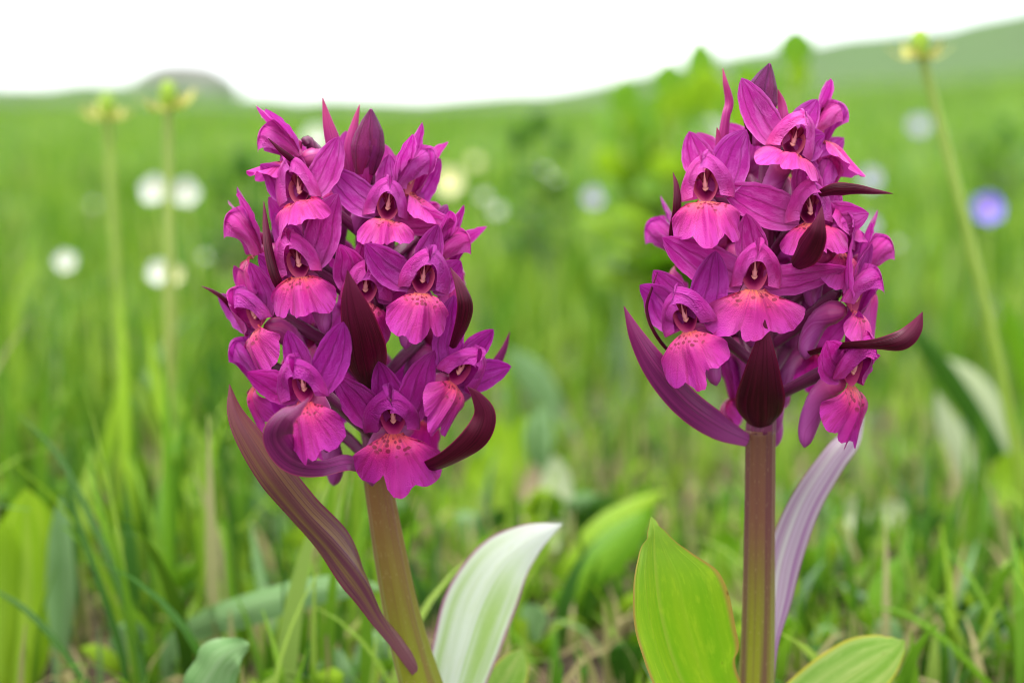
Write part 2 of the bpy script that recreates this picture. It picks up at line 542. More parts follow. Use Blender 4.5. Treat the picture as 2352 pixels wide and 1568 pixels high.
# ------------------------------------------------------------------ grass
t = NT('grass')
uv, u, v = uvs(t)
gc = t.ramp(u, [(0.0, (.008, .045, .004)), (.24, (.036, .130, .008)), (.5, (.105, .230, .014)), (.72, (.200, .325, .022)), (.86, (.260, .370, .065)), (.93, (.110, .200, .085)), (.965, (.140, .220, .130)), (1.0, (.30, .24, .10))])
gc = t.mix(t.math('MULTIPLY', t.smooth(v, .3, .0), .3), gc, (.13, .15, .05))
M['grass'] = t.sheet(gc, .5, t.mix(.3, gc, (.17, .27, .008)), .5, .15)


def grass_field(name, n, y0, y1, hmin, hmax, wmin, wmax, label, seg=5, spread=.34, power=1.0, seed=1, dens=None, hfun=None, lean=.5, dry=False):
    r = np.random.default_rng(seed)
    n2 = n * 3
    y = (y0 ** power + r.random(n2) * (y1 ** power - y0 ** power)) ** (1 / power)
    x = (r.random(n2) * 2 - 1) * (y * spread + .06)
    keep = r.random(n2) < (dens(x, y) if dens else 1.0 + 0 * x)
    x, y = x[keep][:n], y[keep][:n]
    n = len(x)
    z = ground_z(x, y) - .002
    patch = .75 + .5 * (wav(x, y, 14.0) * .5 + .5)
    h = (hmin + (hmax - hmin) * r.random(n) ** 1.3) * patch
    if hfun is not None:
        h = h * hfun(x, y)
    w = wmin + (wmax - wmin) * r.random(n) ** 1.5
    a = r.random(n) * 2 * np.pi                        # bend direction
    ln_ = r.random(n) ** 1.5 * lean * 2 + .05          # bend at the tip, radians
    f = a + np.pi / 2 + r.normal(0, .5, n)             # blade side direction
    s = np.linspace(0, 1, seg)
    ang = ln_[:, None] * s[None] ** 1.4
    dz = np.cos(ang)
    dr = np.sin(ang)
    ds = h[:, None] / (seg - 1)
    zc = np.concatenate([np.zeros((n, 1)), np.cumsum(dz[:, 1:] * ds, 1)], 1)
    rc_ = np.concatenate([np.zeros((n, 1)), np.cumsum(dr[:, 1:] * ds, 1)], 1)
    ww = w[:, None] * .5 * (1 - s[None] ** 2.2) * (.7 + .6 * s[None] * (1 - s[None]) * 2) + .00015
    cx = x[:, None] + rc_ * np.cos(a)[:, None]
    cy = y[:, None] + rc_ * np.sin(a)[:, None]
    cz = z[:, None] + zc
    sx, sy = np.cos(f)[:, None] * ww, np.sin(f)[:, None] * ww
    L = np.stack([cx - sx, cy - sy, cz], -1)
    Rr = np.stack([cx + sx, cy + sy, cz], -1)
    V = np.stack([L, Rr], 2).reshape(-1, 3)            # n, seg, 2
    q = np.array([[2 * i, 2 * i + 1, 2 * i + 3, 2 * i + 2] for i in range(seg - 1)])
    F = (q[None] + (np.arange(n) * seg * 2)[:, None, None]).reshape(-1, 4)
    tone = np.clip(r.beta(1.6, 1.5, n) + .16 * wav(x, y, 6.0) + .10 * wav(y, x, 1.7), 0, .97)
    tone = np.where(r.random(n) < .03, .99, tone)
    if dry:
        tone = np.full(n, .995)
    UV = np.stack([np.repeat(tone, seg * 2), np.tile(np.repeat(s, 2), n)], -1)
    o = link(name, mesh_from(name, V, F, UV), M['grass'])
    tag(o, label, 'grass', kind='stuff')
    return o


def left_tall(x, y):
    k = x / (y * .3)
    return np.interp(k, [-1.2, -.55, -.3, -.05, .3, .7, 1.2], [1.1, 1.1, .85, .6, .5, .55, .7])


def near_dens(x, y):
    k = x / (y * .3)
    d = np.interp(k, [-1.2, -.4, .0, .3, 1.2], [.9, .7, .45, .4, .5])
    d = np.where((k < -.78) & (k > -1.12) & (y < .53), d * .12, d)
    return np.clip(d * (.6 + .7 * (wav(x + 3, y, 22.0) > -.35)), 0, 1)


grass_field('grass', 1800, .03, .34, .012, .026, .0012, .0026, 'short grass round the foot of the orchids', spread=.7, seed=2)
grass_field('grass', 24000, .365, 1.3, .008, .032, .0016, .0045, 'low turf close behind the orchids', seg=5, spread=.66, power=1.6, seed=13, dens=near_dens, lean=1.1)
grass_field('grass', 2500, .375, .95, .03, .085, .0022, .0062, 'loose tall grass behind the orchids', seg=8, spread=.66, power=1.6, seed=3, dens=near_dens, hfun=left_tall, lean=.8)
grass_field('dry_litter', 2400, .37, .75, .012, .035, .0012, .003, 'dry straw lying on the bare soil behind the orchids', seg=5, spread=.66, seed=23, lean=2.0, dry=True)
grass_field('grass', 24000, .85, 2.6, .025, .075, .003, .008, 'bright green meadow grass in the middle distance', seg=6, spread=.72, power=1.4, seed=4, lean=.8)
grass_field('grass', 60000, 2.5, 13.0, .03, .075, .006, .014, 'far meadow grass below the skyline', seg=4, spread=.75, power=1.5, seed=5, lean=.8)

# ------------------------------------------------------------------ the orchids
def prof_sepal(t):
    f = (.10 + t) ** .55 * (1.0005 - t) ** .74
    return f / f.max()


def rot_about(v, axis, ang):
    c, s = np.cos(ang)[..., None], np.sin(ang)[..., None]
    return v * c + np.cross(axis, v) * s + axis * np.sum(axis * v, -1, keepdims=True) * (1 - c)


def hero_blade(name, rows, mat, parent, cup=.4, fold=0.0, m=11, n=40, ruffle=0.0, seed=0, freq=4.0, rim=0.0, Y0=0.0, bites=()):
    """rows of (x, y, Y, half width in pixels, tilt in degrees): a leaf laid through those points"""
    c = crom(np.array(rows, float), n)
    pos = np.array([P(a[0], a[1], Y0 + a[2]) for a in c])
    hw = np.array([max(a[3], .3) * px(p) for a, p in zip(c, pos)])
    T = nrm(np.gradient(pos, axis=0))
    V = nrm(pos - np.array([0, 0, CAM_Z]))
    S = nrm(np.cross(T, V))
    S = rot_about(S, T, np.radians(c[:, 4]))
    pts = blade(pos, hw, S, cup, fold, m, ruffle, seed, freq, rim, bites)
    o = grid_part(name, pts - np.array(parent.location), mat, parent)
    return o


LIP_OUT = np.array([(.17, 0.0), (.22, .07), (.36, .155), (.66, .23), (.93, .36), (1.0, .54), (.94, .73), (.76, .87), (.54, .93), (.39, .90), (.28, .92), (.15, 1.04), (0, 1.08)])


def make_lip(W, L, th0, th1, refl, seed, skew=0.0, knee=.55):
    r = np.random.default_rng(seed)
    b = crom(LIP_OUT, 27)
    b = b.copy()
    jl, jr = r.normal(0, .035, (2, 6)), None
    left = b * [-1, 1]
    out = np.vstack([left[:-1], b[::-1]])
    k = len(out)
    tt = np.linspace(-1, 1, k)
    # uneven lobes and a toothed margin
    amp = 1 + .07 * np.sin(tt * 4.3 + r.uniform(0, 6)) + .025 * np.sin(tt * 13 + r.uniform(0, 6)) + r.normal(0, .012, k)
    ntch = r.uniform(-.3, .3)
    amp = amp - .14 * np.exp(-((tt - ntch) / .035) ** 2)
    amp[:7] = 1
    amp[-7:] = 1
    out = out * amp[:, None]
    nv = 16
    vv = np.linspace(0, 1, nv)
    inner = np.stack([.17 * tt, .05 * (1 - tt ** 2)], -1)
    g = inner[None] * (1 - vv[:, None, None]) + out[None] * vv[:, None, None]
    u2, v2 = g[..., 0], g[..., 1]
    a = u2 * W / 2
    bb = v2 * L
    # curved profile from the claw outward and down
    s = np.linspace(0, 1.25, 60)
    kk = np.clip(s / knee, 0, 1)
    th = np.radians(th0 + (th1 - th0) * kk * kk * (3 - 2 * kk))
    yy = np.concatenate([[0], np.cumsum(-np.sin(th[:-1]) * np.diff(s))]) * L
    zz = np.concatenate([[0], np.cumsum(np.cos(th[:-1]) * np.diff(s))]) * L
    q = np.clip(v2, 0, 1.25)
    y = np.interp(q, s, yy)
    z = np.interp(q, s, zz)
    thq = np.interp(q, s, th)
    # sides bend back
    kap = np.radians(refl) / (W / 2) * (.35 + .65 * np.clip(v2 / .5, 0, 1))
    sg = 1 + skew * np.sign(a)
    kap = kap * sg
    xa = np.sin(kap * a) / kap
    dn = -(1 - np.cos(kap * a)) / kap
    ph = r.uniform(0, 6.28, 4)
    edge = np.clip(vv, 0, 1)[:, None] ** 3
    dn = dn + edge * (4.5 * np.sin(tt * 8 + ph[0]) + 3.2 * np.sin(tt * 15 + ph[1]) + 1.6 * np.sin(tt * 31 + ph[2]))[None]
    # raised middle fold, shallow furrows beside it, one crease off centre
    dn = dn + 6.0 * np.exp(-(u2 / .10) ** 2) * np.clip(v2 * 2, 0, 1) - 5.0 * np.exp(-((np.abs(u2) - .24) / .10) ** 2) * np.clip(v2 * 2.4, 0, 1)
    cx = r.uniform(-.35, .35)
    dn = dn - 6.0 * np.exp(-((u2 - cx - .1 * v2) / .06) ** 2) * np.clip(v2 * 1.5, 0, 1)
    dn = dn + 3.0 * np.sin(u2 * 5 + ph[3]) * np.sin(v2 * 4 + ph[2])
    pts = np.stack([xa, y + np.cos(thq) * dn, z + np.sin(thq) * dn], -1)
    uv = np.stack([u2, v2], -1)
    return pts, uv


def make_petal(s, wide=1.0, tall=1.0, beak=26.0, seed=0, sweep=96):
    n, m = 18, 13
    v = np.linspace(0, 1, n)[:, None]
    u = np.linspace(0, 1, m)[None]
    r = np.random.default_rng(seed)
    top = sweep + r.uniform(-4, 6)
    al = np.radians(-26 + (26 + top) * v)
    ca, sa = np.cos(al), np.sin(al)
    sm = v * v * (3 - 2 * v)
    # front rim, folded inwards over the throat; the tip nods forward
    rimx = s * 19 * wide * np.sign(ca) * np.abs(ca) ** .8 + s * 8 * (1 - v) ** 1.5
    rimy = (22 + 35 * np.where(sa > 0, np.abs(sa) ** 1.1, sa) + r.uniform(-6, 6) * sm) * tall
    rimz = 6 + (beak + 8) * sm
    bx = s * (18 * (1 - v) + 2)
    by = 6 + 98 * tall * v
    bz = -30 + 14 * v
    x = rimx * (1 - u) + bx * u
    y = rimy * (1 - u) + by * u
    z = rimz * (1 - u) + bz * u
    bul = 37 * np.sin(np.pi * u ** .68) * (1 - .1 * v)
    x = x + s * np.abs(ca) ** .8 * bul * wide
    y = y + np.clip(sa, -.25, 1) * bul * (.72 + .25 * v) * tall
    # rolled lighter rim
    fl = np.clip(.16 - u, 0, 1) / .16
    x = x + s * 3.5 * fl * fl * (1 - v)
    y = y + 4.0 * fl * fl * v
    w = r.uniform(0, 6.28)
    z = z + 2.2 * np.sin(v * 7 + w) * (1 - u) + 1.5 * np.sin(v * 11 + u * 5 + w)
    x = x + 1.5 * np.sin(v * 9 + w + u * 6) * u * (1 - u) * 4
    pts = np.stack([x, y, z], -1)
    uv = np.stack([np.broadcast_to(1 - 1.7 * u, (n, m)), np.broadcast_to(v, (n, m))], -1)
    return pts, uv


class Plant:
    def __init__(s, name, label, Y0, axis, base):
        s.Y0 = Y0
        s.axis = np.array(sorted(axis, key=lambda a: a[1]), float)      # (x, y) along the stem, top first
        s.o = empty(name, base, label, 'orchid', 'orchids in the meadow')
        s.base = np.array(base, float)
        s.k = 0

    def ax(s, y):
        return float(np.interp(y, s.axis[:, 1], s.axis[:, 0]))


def local_tf(M4, p):
    return np.array(M4 @ Vector(p))


def flower(pl, x, y, az, el=0.0, roll=0.0, sc=1.0, Y=None, R_=255, lip=(), lat=(35, 35), latlen=(1, 1), lattwist=(0, 0), dors=(0, 0), spur=1.0,
           hood=(1.0, 1.0, 26.0), ovy=95, back=False, petals=True, sepw=1.0, spsw=None):
    pl.k += 1
    sd = pl.k * 17 + int(pl.Y0 * 1e4) + int(pl.base[0] * 3000)
    low_dim = min(1, max(0, (y - 350) / 550))                # lower flowers deeper magenta, with the dimmer light down the spike painted in
    TINT[:] = [1.0 - .26 * low_dim, 1.0 - .70 * low_dim, 1.0 - .24 * low_dim, 1]
    r = np.random.default_rng(sd)
    if Y is None:
        dx = x - pl.ax(y)
        dz = math.sqrt(max(R_ * R_ - dx * dx, (.22 * R_) ** 2)) * .82
        Y = pl.Y0 + (dz if back else -dz) * 8.5e-5
    pos = P(x, y, Y)
    a, e, ro = R(az), R(el), R(roll + r.uniform(-6, 6))
    F = np.array([math.sin(a) * math.cos(e), -math.cos(a) * math.cos(e), math.sin(e)])
    up = np.array([0, 0, 1.0])
    up = nrm(up - F * np.dot(up, F))
    Xv = np.cross(up, F)
    up2 = up * math.cos(ro) - Xv * math.sin(ro)        # roll > 0 leans the hood to the picture's left
    X2 = np.cross(up2, F)
    k = px(pos) * sc
    m4 = Matrix(((X2[0], up2[0], F[0], 0), (X2[1], up2[1], F[1], 0), (X2[2], up2[2], F[2], 0), (0, 0, 0, 1)))
    m4 = Matrix.Translation(Vector(pos - pl.base)) @ m4 @ Matrix.Scale(k, 4)
    # flower body: the open throat
    n, m = 9, 22
    tt = np.linspace(0, 1, n)
    rr = np.array([30, 28, 25.5, 23, 20, 17, 13, 8, .5])
    thx = np.linspace(0, 2 * np.pi, m, endpoint=False)
    low = np.clip(-np.sin(thx), 0, 1)
    pts = np.zeros((n, m, 3))
    pts[..., 0] = np.cos(thx)[None] * rr[:, None] * (.92 + .18 * np.sin(thx))[None]
    pts[..., 1] = (28 + 2 * tt)[:, None] + np.sin(thx)[None] * rr[:, None] * 1.18
    pts[..., 2] = (-7 - 38 * tt)[:, None] + (9 * low)[None] * (1 - tt)[:, None]
    uvq = np.stack(np.broadcast_arrays(np.abs(np.linspace(-1, 1, m))[None], tt[:, None]), -1)
    me = mesh_from('flower', pts.reshape(-1, 3), quads(n, m, True), uvq)
    fo = link('flower', me, M['throat'], pl.o, m4)
    # lip
    W, L, t0, t1, rf = (list(lip) + [150, 112, 18, 78, 48][len(lip):])[:5]
    p2, uv = make_lip(W * 1.2, L * 1.08, t0, t1, rf * 1.2, sd, r.uniform(-.3, .3))
    p2 = p2 + np.array([0, -2, 0])
    grid_part('lip', p2, M['lip'], fo, uv)
    # hood petals
    if petals:
        over = r.choice([-1, 1])
        hood = (hood[0] * r.uniform(.88, 1.1), hood[1] * r.uniform(.9, 1.1), hood[2] * r.uniform(.7, 1.25))
        for s in (-1, 1):
            p2, uv = make_petal(s, hood[0] * (1.12 if s == over else .95), hood[1] * (1.06 if s == over else .96), hood[2] + (9 if s == over else -6), sd + s, 118 if s == over else 99)
            grid_part('petal', p2, M['petal'], fo, uv)
    # sepals
    nn = 18
    t1_ = np.linspace(0, 1, nn)
    pf = prof_sepal(t1_)
    lean, bk = dors
    d = np.array([math.sin(R(lean)), math.cos(R(lean)), -.12 + bk])
    c = crom([np.array([0, 48, -24]), np.array([0, 48, -24]) + d * 55 + [0, 0, -4], np.array([0, 48, -24]) + d * 112 + [0, 0, 8]], nn)
    pts = blade(c, pf * 37 * sepw, np.tile([math.cos(R(lean)), -math.sin(R(lean)), .0], (nn, 1)), .75, 0, 9, .05, sd + 5)
    grid_part('sepal', pts, M['sepal'], fo)
    for s, A, ll, tw in ((-1, lat[0], latlen[0], lattwist[0]), (1, lat[1], latlen[1], lattwist[1])):
        if ll <= 0:
            continue
        A = R(A + r.uniform(-4, 4))
        d = np.array([s * math.cos(A), math.sin(A), 0])
        pr = np.array([-s * math.sin(A), math.cos(A), 0])
        Ln = 152 * ll * r.uniform(.92, 1.08)
        zt = r.uniform(-8, 10)
        b0 = np.array([s * 21, 14, -20])
        c = crom([b0, b0 + d * Ln * .35 + np.array([0, 0, -4]) - pr * 3, b0 + d * Ln * .7 + np.array([0, 0, 2 + zt]) + pr * 2, b0 + d * Ln + np.array([0, 0, 14 + 2 * zt]) + pr * 8 * (1 if A < 1 else -1)], nn)
        T = nrm(np.gradient(c, axis=0))
        S = np.tile(pr, (nn, 1))
        S = rot_about(S, T, np.radians(tw + np.linspace(-10, 18, nn) * s))
        pts = blade(c, pf * 42 * sepw * (.8 + .2 * ll), S, -.35 * s if True else 0, .10, 9, .06, sd + 7 + s)
        grid_part('sepal', pts, M['sepal'], fo)
    # column with its two pollen sacs and the pale beak
    tube_part('column', crom([(0, 66, -24), (0, 54, -15), (0, 42, -8), (0, 30, -4), (0, 23, -3)], 12), [7, 8, 8, 8, 7.5, 7, 6.5, 6, 5.5, 5, 4, 2.5], M['column'], fo, 10)
    for s in (-1, 1):
        tube_part('anther', crom([(s * 3.5, 36, -2), (s * 6, 48, -4), (s * 9, 60, -9), (s * 9, 74, -15)], 9), [1, 2, 3.2, 4.8, 6.5, 8, 8, 6, 2], M['anther'], fo, 8)
    tube_part('stigma', [(-6, 26, -7), (-3, 23, -4), (0, 21, -3), (3, 23, -4), (6, 26, -7)], [1.5, 2.6, 3.4, 2.6, 1.5], M['tipcream'], fo, 8)
    # spur
    if spur > 0:
        sw = r.uniform(-14, 14) if spsw is None else spsw
        c = crom([(0, -8, -20), (sw * .25, -18, -50), (sw * .6, -46 * spur, -76), (sw, -96 * spur, -84), (sw, -138 * spur, -74)], 20)
        tr = np.linspace(0, 1, 20)
        rad_ = np.interp(tr, [0, .07, .22, 1], [12, 21, 29, 22]) * np.sqrt(np.clip(1.002 - tr ** 7, 0.01, 1))
        tube_part('spur', c, rad_, M['spur'], fo, 14, flat=.92)
    # ovary, twisted back to the stem
    inv = m4.inverted()
    ya = y + ovy
    att = P(pl.ax(ya), ya, pl.Y0) - pl.base
    la = local_tf(inv, att)
    b0 = np.array([0, 10, -28])
    mid = b0 * .45 + la * .55 + np.array([0, 18, 0])
    c = crom([b0 + [0, 14, -16], b0 + [0, 8, -34], mid, la], 18)
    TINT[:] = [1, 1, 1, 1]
    tube_part('ovary', c, np.interp(np.linspace(0, 1, 18), [0, .12, .5, .9, 1], [4, 13, 15, 12, 9]), M['ovary'], fo, 12, ribs=3, ribamp=.16)
    return fo


def bud(pl, rows, Y, mat, hw, label=None):
    """closed bud: rows of (x, y) from its base to its tip"""
    c = crom(np.array([P(a, b, pl.Y0 + Y) for a, b in rows]), 22)
    k = px(c[0])
    t = np.linspace(0, 1, 22)
    rp = np.interp(t, [0, .25, .42, .62, .8, .93, 1], [.40, .52, .80, 1.0, .82, .36, .08]) * hw * k
    o = tube_part('bud', c - pl.base, rp, M['petal'], pl.o, 14, flat=.85)
    T = nrm(np.gradient(c, axis=0))
    V = nrm(c - np.array([0, 0, CAM_Z]))
    S = nrm(np.cross(T, V))
    for ang, off in ((-28, -.30), (60, .45), (180, 0)):
        s2 = rot_about(S, T, np.full(22, R(ang)))
        N = np.cross(s2, T)
        sel = slice(7, 22)
        cc = c[sel] - N[sel] * (rp[sel] * 1.04)[:, None]
        w = np.interp(np.linspace(0, 1, 15), [0, .3, .55, .85, 1], [.35, .95, 1.0, .55, .05]) * hw * k * 1.02
        pts = blade(cc, w, s2[sel], 1.0, 0, 9, .02, 3)
        grid_part('sepal', pts - pl.base, M['sepal_dark'], o)
    return o


M['sepal_dark'] = petal_mat('sepal_dark', (.30, .008, .11), (.20, .006, .10), (.15, .005, .09), (.09, .001, .04), (.28, .02, .19), veins=3.0, spark=.4)

Y0 = .338
DR = lambda x, y: P(x, y, Y0)

# ---- first orchid
base = P(1010, 1700, Y0)
base[2] = float(ground_z(base[0], base[1]))
LP = Plant('orchid', 'magenta orchid on a leaning olive stem with a long drooping brown bract', Y0,
           [(842, 280), (846, 430), (852, 620), (856, 800), (862, 960), (870, 1110), (893, 1250), (920, 1390), (965, 1568), (1010, 1700)], base)


def stem(pl, mat, pts, name='stem'):
    c = crom([list(P(x, y, pl.Y0)) + [w] for x, y, w in pts], 50)
    k = np.array([px(p[:3]) for p in c])
    return tube_part(name, (c[:, :3] - pl.base)[::-1], (c[:, 3] * k)[::-1], mat, pl.o, 36, ribs=9, ribamp=.05)


stem(LP, M['stem_left'], [(866, 1085, 31), (876, 1150, 33), (893, 1250, 36), (920, 1390, 40), (945, 1490, 44), (968, 1568, 48), (1012, 1705, 54)])
stem(LP, M['axis'], [(842, 300, 9), (847, 430, 17), (852, 620, 24), (857, 800, 28), (862, 960, 30), (867, 1090, 31)], 'flower_axis')

# open flowers
flower(LP, 690, 462, -16, 14, 14, .95, R_=215, lip=(150, 100, 0, 62, 60), lat=(62, 52), latlen=(.7, 1.05), dors=(-14, 0))
flower(LP, 888, 500, 3, 12, -6, .95, R_=150, lip=(128, 92, 12, 66, 40), lat=(32, -8), latlen=(1.12, .95), lattwist=(0, 30), dors=(-6, 0))
flower(LP, 936, 442, 66, -20, -10, 1.02, R_=150, Y=Y0 - .004, lip=(125, 112, -8, 22, 50), lat=(60, 45), latlen=(.9, 1.0), dors=(8, -.1))
flower(LP, 580, 586, -70, -20, 8, 1.0, R_=270, lip=(130, 118, 10, 72, 50), lat=(50, 62), latlen=(1.0, 1.0), dors=(-10, 0))
flower(LP, 690, 632, -10, 8, 13, 1.02, R_=250, lip=(148, 112, 16, 80, 52), lat=(30, 62), latlen=(.55, 1.12), dors=(-20, .1))
flower(LP, 838, 690, 4, -4, 2, 1.0, Y=Y0 - .013, lip=(130, 110, 30, 92, 70), lat=(72, 28), latlen=(.85, .7), dors=(0, .15), hood=(1.0, 1.0, 18))
flower(LP, 968, 668, 16, 6, -16, 1.0, R_=250, lip=(150, 122, 18, 84, 56), lat=(25, 42), latlen=(1.0, .6), dors=(10, .1))
flower(LP, 1016, 622, 66, -22, -10, 1.0, R_=270, lip=(125, 116, 5, 66, 48), lat=(62, 48), latlen=(.95, 1.0), dors=(8, 0), Y=Y0 - .006)
flower(LP, 592, 750, -42, -6, 34, 1.0, R_=300, lip=(128, 124, 22, 92, 60), lat=(48, 58), latlen=(1.0, .9), dors=(-6, .1))
flower(LP, 588, 880, -66, -14, 12, .92, R_=290, lip=(115, 112, 25, 98, 60), lat=(18, 40), latlen=(.8, .7), dors=(0, .1), Y=Y0 - .007)
flower(LP, 702, 918, -16, -2, 6, 1.03, Y=Y0 - .029, lip=(160, 128, 20, 80, 48), lat=(30, 52), latlen=(.75, 1.12), dors=(-8, .1))
flower(LP, 905, 992, 2, -6, -2, 1.05, R_=250, lip=(188, 128, 22, 82, 46), lat=(48, 66), latlen=(1.05, 1.15), lattwist=(0, 20), dors=(-12, .1), ovy=60, spsw=-62, spur=1.06)
flower(LP, 1042, 876, 32, -4, -36, 1.0, R_=270, lip=(128, 128, 20, 88, 56), lat=(56, 40), latlen=(1.1, .9), dors=(12, .1))
flower(LP, 672, 372, -66, -26, 14, .95, R_=200, lip=(100, 95, -34, -6, 60), lat=(72, 70), latlen=(.85, .85), dors=(0, .35), Y=Y0 - .004, hood=(.85, 1.0, 34))
# flowers round the back of the spike
for (x, y, az, el) in ((1000, 560, 120, 8), (690, 560, -130, 8), (850, 640, 178, 4), (1010, 800, 125, 2), (700, 800, -128, 0), (860, 900, 175, -4), (800, 440, 170, 14), (930, 470, 140, 14), (960, 960, 140, -8), (720, 980, -145, -6)):
    flower(LP, x, y, az, el, 0, .95, R_=200, back=True, lat=(35, 40))

# bracts
hero_blade('bract', [(846, 905, -.006, 14, 0), (848, 868, -.013, 40, 0), (840, 820, -.019, 52, -6), (826, 755, -.025, 44, -8), (810, 690, -.030, 28, -6), (798, 620, -.032, 1, 0)], M['bract'], LP.o, .55, .1, Y0=Y0)
hero_blade('bract', [(800, 470, -.002, 14, 0), (785, 400, -.003, 22, 0), (770, 340, -.003, 22, 4), (755, 285, -.003, 15, 8), (741, 224, -.002, 1, 10)], M['bract_pink'], LP.o, .9, .1, Y0=Y0)
hero_blade('bract', [(812, 450, 0, 12, 10), (805, 390, -.001, 18, 10), (806, 330, -.001, 17, 5), (816, 280, 0, 10, 0), (826, 240, .001, 1, 0)], M['bract_pink'], LP.o, 1.0, .1, Y0=Y0)
hero_blade('bract', [(560, 745, -.004, 6, 30), (520, 690, -.006, 8, 40), (490, 668, -.007, 6, 40), (463, 657, -.008, 1, 40)], M['bract'], LP.o, .7, 0, Y0=Y0)
hero_blade('bract', [(1040, 800, -.015, 10, 20), (1064, 745, -.021, 20, 20), (1072, 700, -.023, 22, 24), (1058, 655, -.023, 14, 20), (1034, 614, -.022, 1, 10)], M['bract'], LP.o, .8, .1, Y0=Y0)
hero_blade('bract', [(672, 700, -.010, 10, 30), (640, 640, -.014, 17, 40), (622, 580, -.014, 15, 35), (612, 520, -.012, 9, 20), (606, 462, -.010, 1, 10)], M['bract'], LP.o, .8, .1, Y0=Y0)
hero_blade('bract', [(740, 410, -.006, 6, 0), (690, 380, -.008, 9, 0), (650, 350, -.012, 7, 0), (616, 318, -.014, 1, 0)], M['bract'], LP.o, .8, .1, Y0=Y0)
hero_blade('bract', [(915, 1096, -.008, 10, 60), (965, 1085, -.016, 22, 55), (1030, 1058, -.022, 27, 40), (1090, 1010, -.026, 33, 15), (1112, 955, -.027, 27, -10), (1095, 912, -.028, 14, -20), (1074, 888, -.029, 1, -20)], M['bract'], LP.o, .55, .1, n=50, Y0=Y0)
hero_blade('bract', [(1010, 960, .004, 8, 10), (1080, 895, .003, 18, 10), (1130, 850, .003, 15, 14), (1157, 805, .003, 9, 16), (1171, 762, .003, 1, 16)], M['bract_purple'], LP.o, .7, .1, Y0=Y0)
hero_blade('bract', [(850, 1075, -.008, 14, 40), (800, 1055, -.016, 26, 45), (735, 1066, -.022, 28, 40), (675, 1050, -.031, 38, 12), (638, 1005, -.038, 38, -15), (652, 962, -.042, 30, -35), (684, 936, -.044, 17, -50), (711, 912, -.045, 1, -50)], M['bract_purple'], LP.o, .65, .12, n=56, Y0=Y0)
hero_blade('bract', [(960, 1540, -.004, 16, 20), (918, 1476, -.0065, 19, 35), (880, 1415, -.009, 24, 45), (840, 1335, -.012, 37, 30), (775, 1258, -.014, 42, -5), (700, 1180, -.016, 41, -20), (632, 1095, -.018, 41, -12), (576, 1010, -.018, 33, 0), (541, 945, -.017, 19, 10), (527, 882, -.015, 1, 14)], M['bract_brown'], LP.o, .35, [.1, .3, .75, .9, .7, .25, .05, .1, .2, .2], n=70, ruffle=.10, seed=4, freq=2.2, Y0=Y0)
bud(LP, [(834, 470), (836, 400), (846, 330), (852, 250)], -.004, None, 38)
# leaves
hero_blade('leaf', [(1010, 1690, .010, 40, 0), (1040, 1600, .013, 64, 4), (1068, 1500, .016, 78, 8), (1103, 1395, .020, 86, 10), (1152, 1305, .024, 74, 14), (1215, 1245, .028, 46, 18), (1291, 1202, .032, 1, 20)], M['leaf_pale'], LP.o, .35, .05, n=50, m=15, ruffle=.04, seed=2, Y0=Y0)
hero_blade('leaf', [(1080, 1690, .022, 30, 0), (1130, 1620, .024, 42, 0), (1165, 1560, .026, 46, 0), (1188, 1515, .028, 30, 0), (1200, 1490, .029, 2, 0)], M['leaf_lime'], LP.o, .4, .1, n=30, Y0=Y0)

# ---- second orchid
base = P(1728, 1700, Y0)
base[2] = float(ground_z(base[0], base[1]))
RP = Plant('orchid', 'magenta orchid on an upright brown stem with a broad maroon bract below its flowers', Y0,
           [(1765, 200), (1762, 330), (1760, 500), (1756, 700), (1750, 900), (1746, 1010), (1744, 1150), (1742, 1300), (1736, 1568), (1728, 1700)], base)
stem(RP, M['stem_right'], [(1746, 985, 34), (1745, 1100, 34), (1743, 1250, 35), (1741, 1400, 37), (1736, 1568, 40), (1728, 1705, 44)])
stem(RP, M['axis'], [(1765, 220, 9), (1762, 330, 15), (1760, 500, 23), (1756, 700, 28), (1750, 900, 32), (1746, 992, 34)], 'flower_axis')

flower(RP, 1815, 352, 8, 16, -16, 1.0, R_=150, lip=(150, 92, -2, 52, 42), lat=(38, 60), latlen=(1.15, .5), dors=(14, 0))
flower(RP, 1886, 322, 64, -12, -12, .98, R_=170, lip=(130, 112, -5, 35, 50), lat=(80, 40), latlen=(.9, .9), dors=(25, -.1), Y=Y0 + .002)
flower(RP, 1622, 458, -10, 10, 8, 1.05, R_=215, lip=(158, 112, 14, 76, 55), lat=(150, 64), latlen=(.0, 1.0), dors=(-14, .05), sepw=1.1)
flower(RP, 1864, 512, 8, 12, -4, 1.0, R_=190, lip=(150, 100, 10, 66, 48), lat=(20, 0), latlen=(1.2, .8), lattwist=(0, 20), dors=(-4, .1), sepw=1.15)
flower(RP, 1905, 470, 70, 8, -10, .98, R_=200, lip=(150, 112, 15, 70, 40), lat=(50, 40), latlen=(.7, .6), dors=(0, .1), Y=Y0 - .003)
flower(RP, 1732, 662, -2, 0, 0, 1.08, R_=225, lip=(200, 108, 26, 78, 34), lat=(20, 8), latlen=(1.22, 1.12), lattwist=(0, 34), dors=(-12, .1), sepw=1.05)
flower(RP, 1582, 758, -22, 2, 16, 1.04, R_=285, lip=(158, 122, 24, 84, 52), lat=(66, 50), latlen=(.9, 1.0), dors=(-22, .05), sepw=1.05)
flower(RP, 1962, 712, 52, -10, -24, 1.02, R_=260, lip=(128, 120, 16, 62, 50), lat=(55, 48), latlen=(1.0, .8), lattwist=(40, 0), dors=(0, .1))
flower(RP, 1980, 640, 70, -20, -8, 1.0, R_=270, lip=(125, 120, 15, 70, 45), lat=(50, 45), latlen=(.9, .9), dors=(0, 0), Y=Y0 + .001)
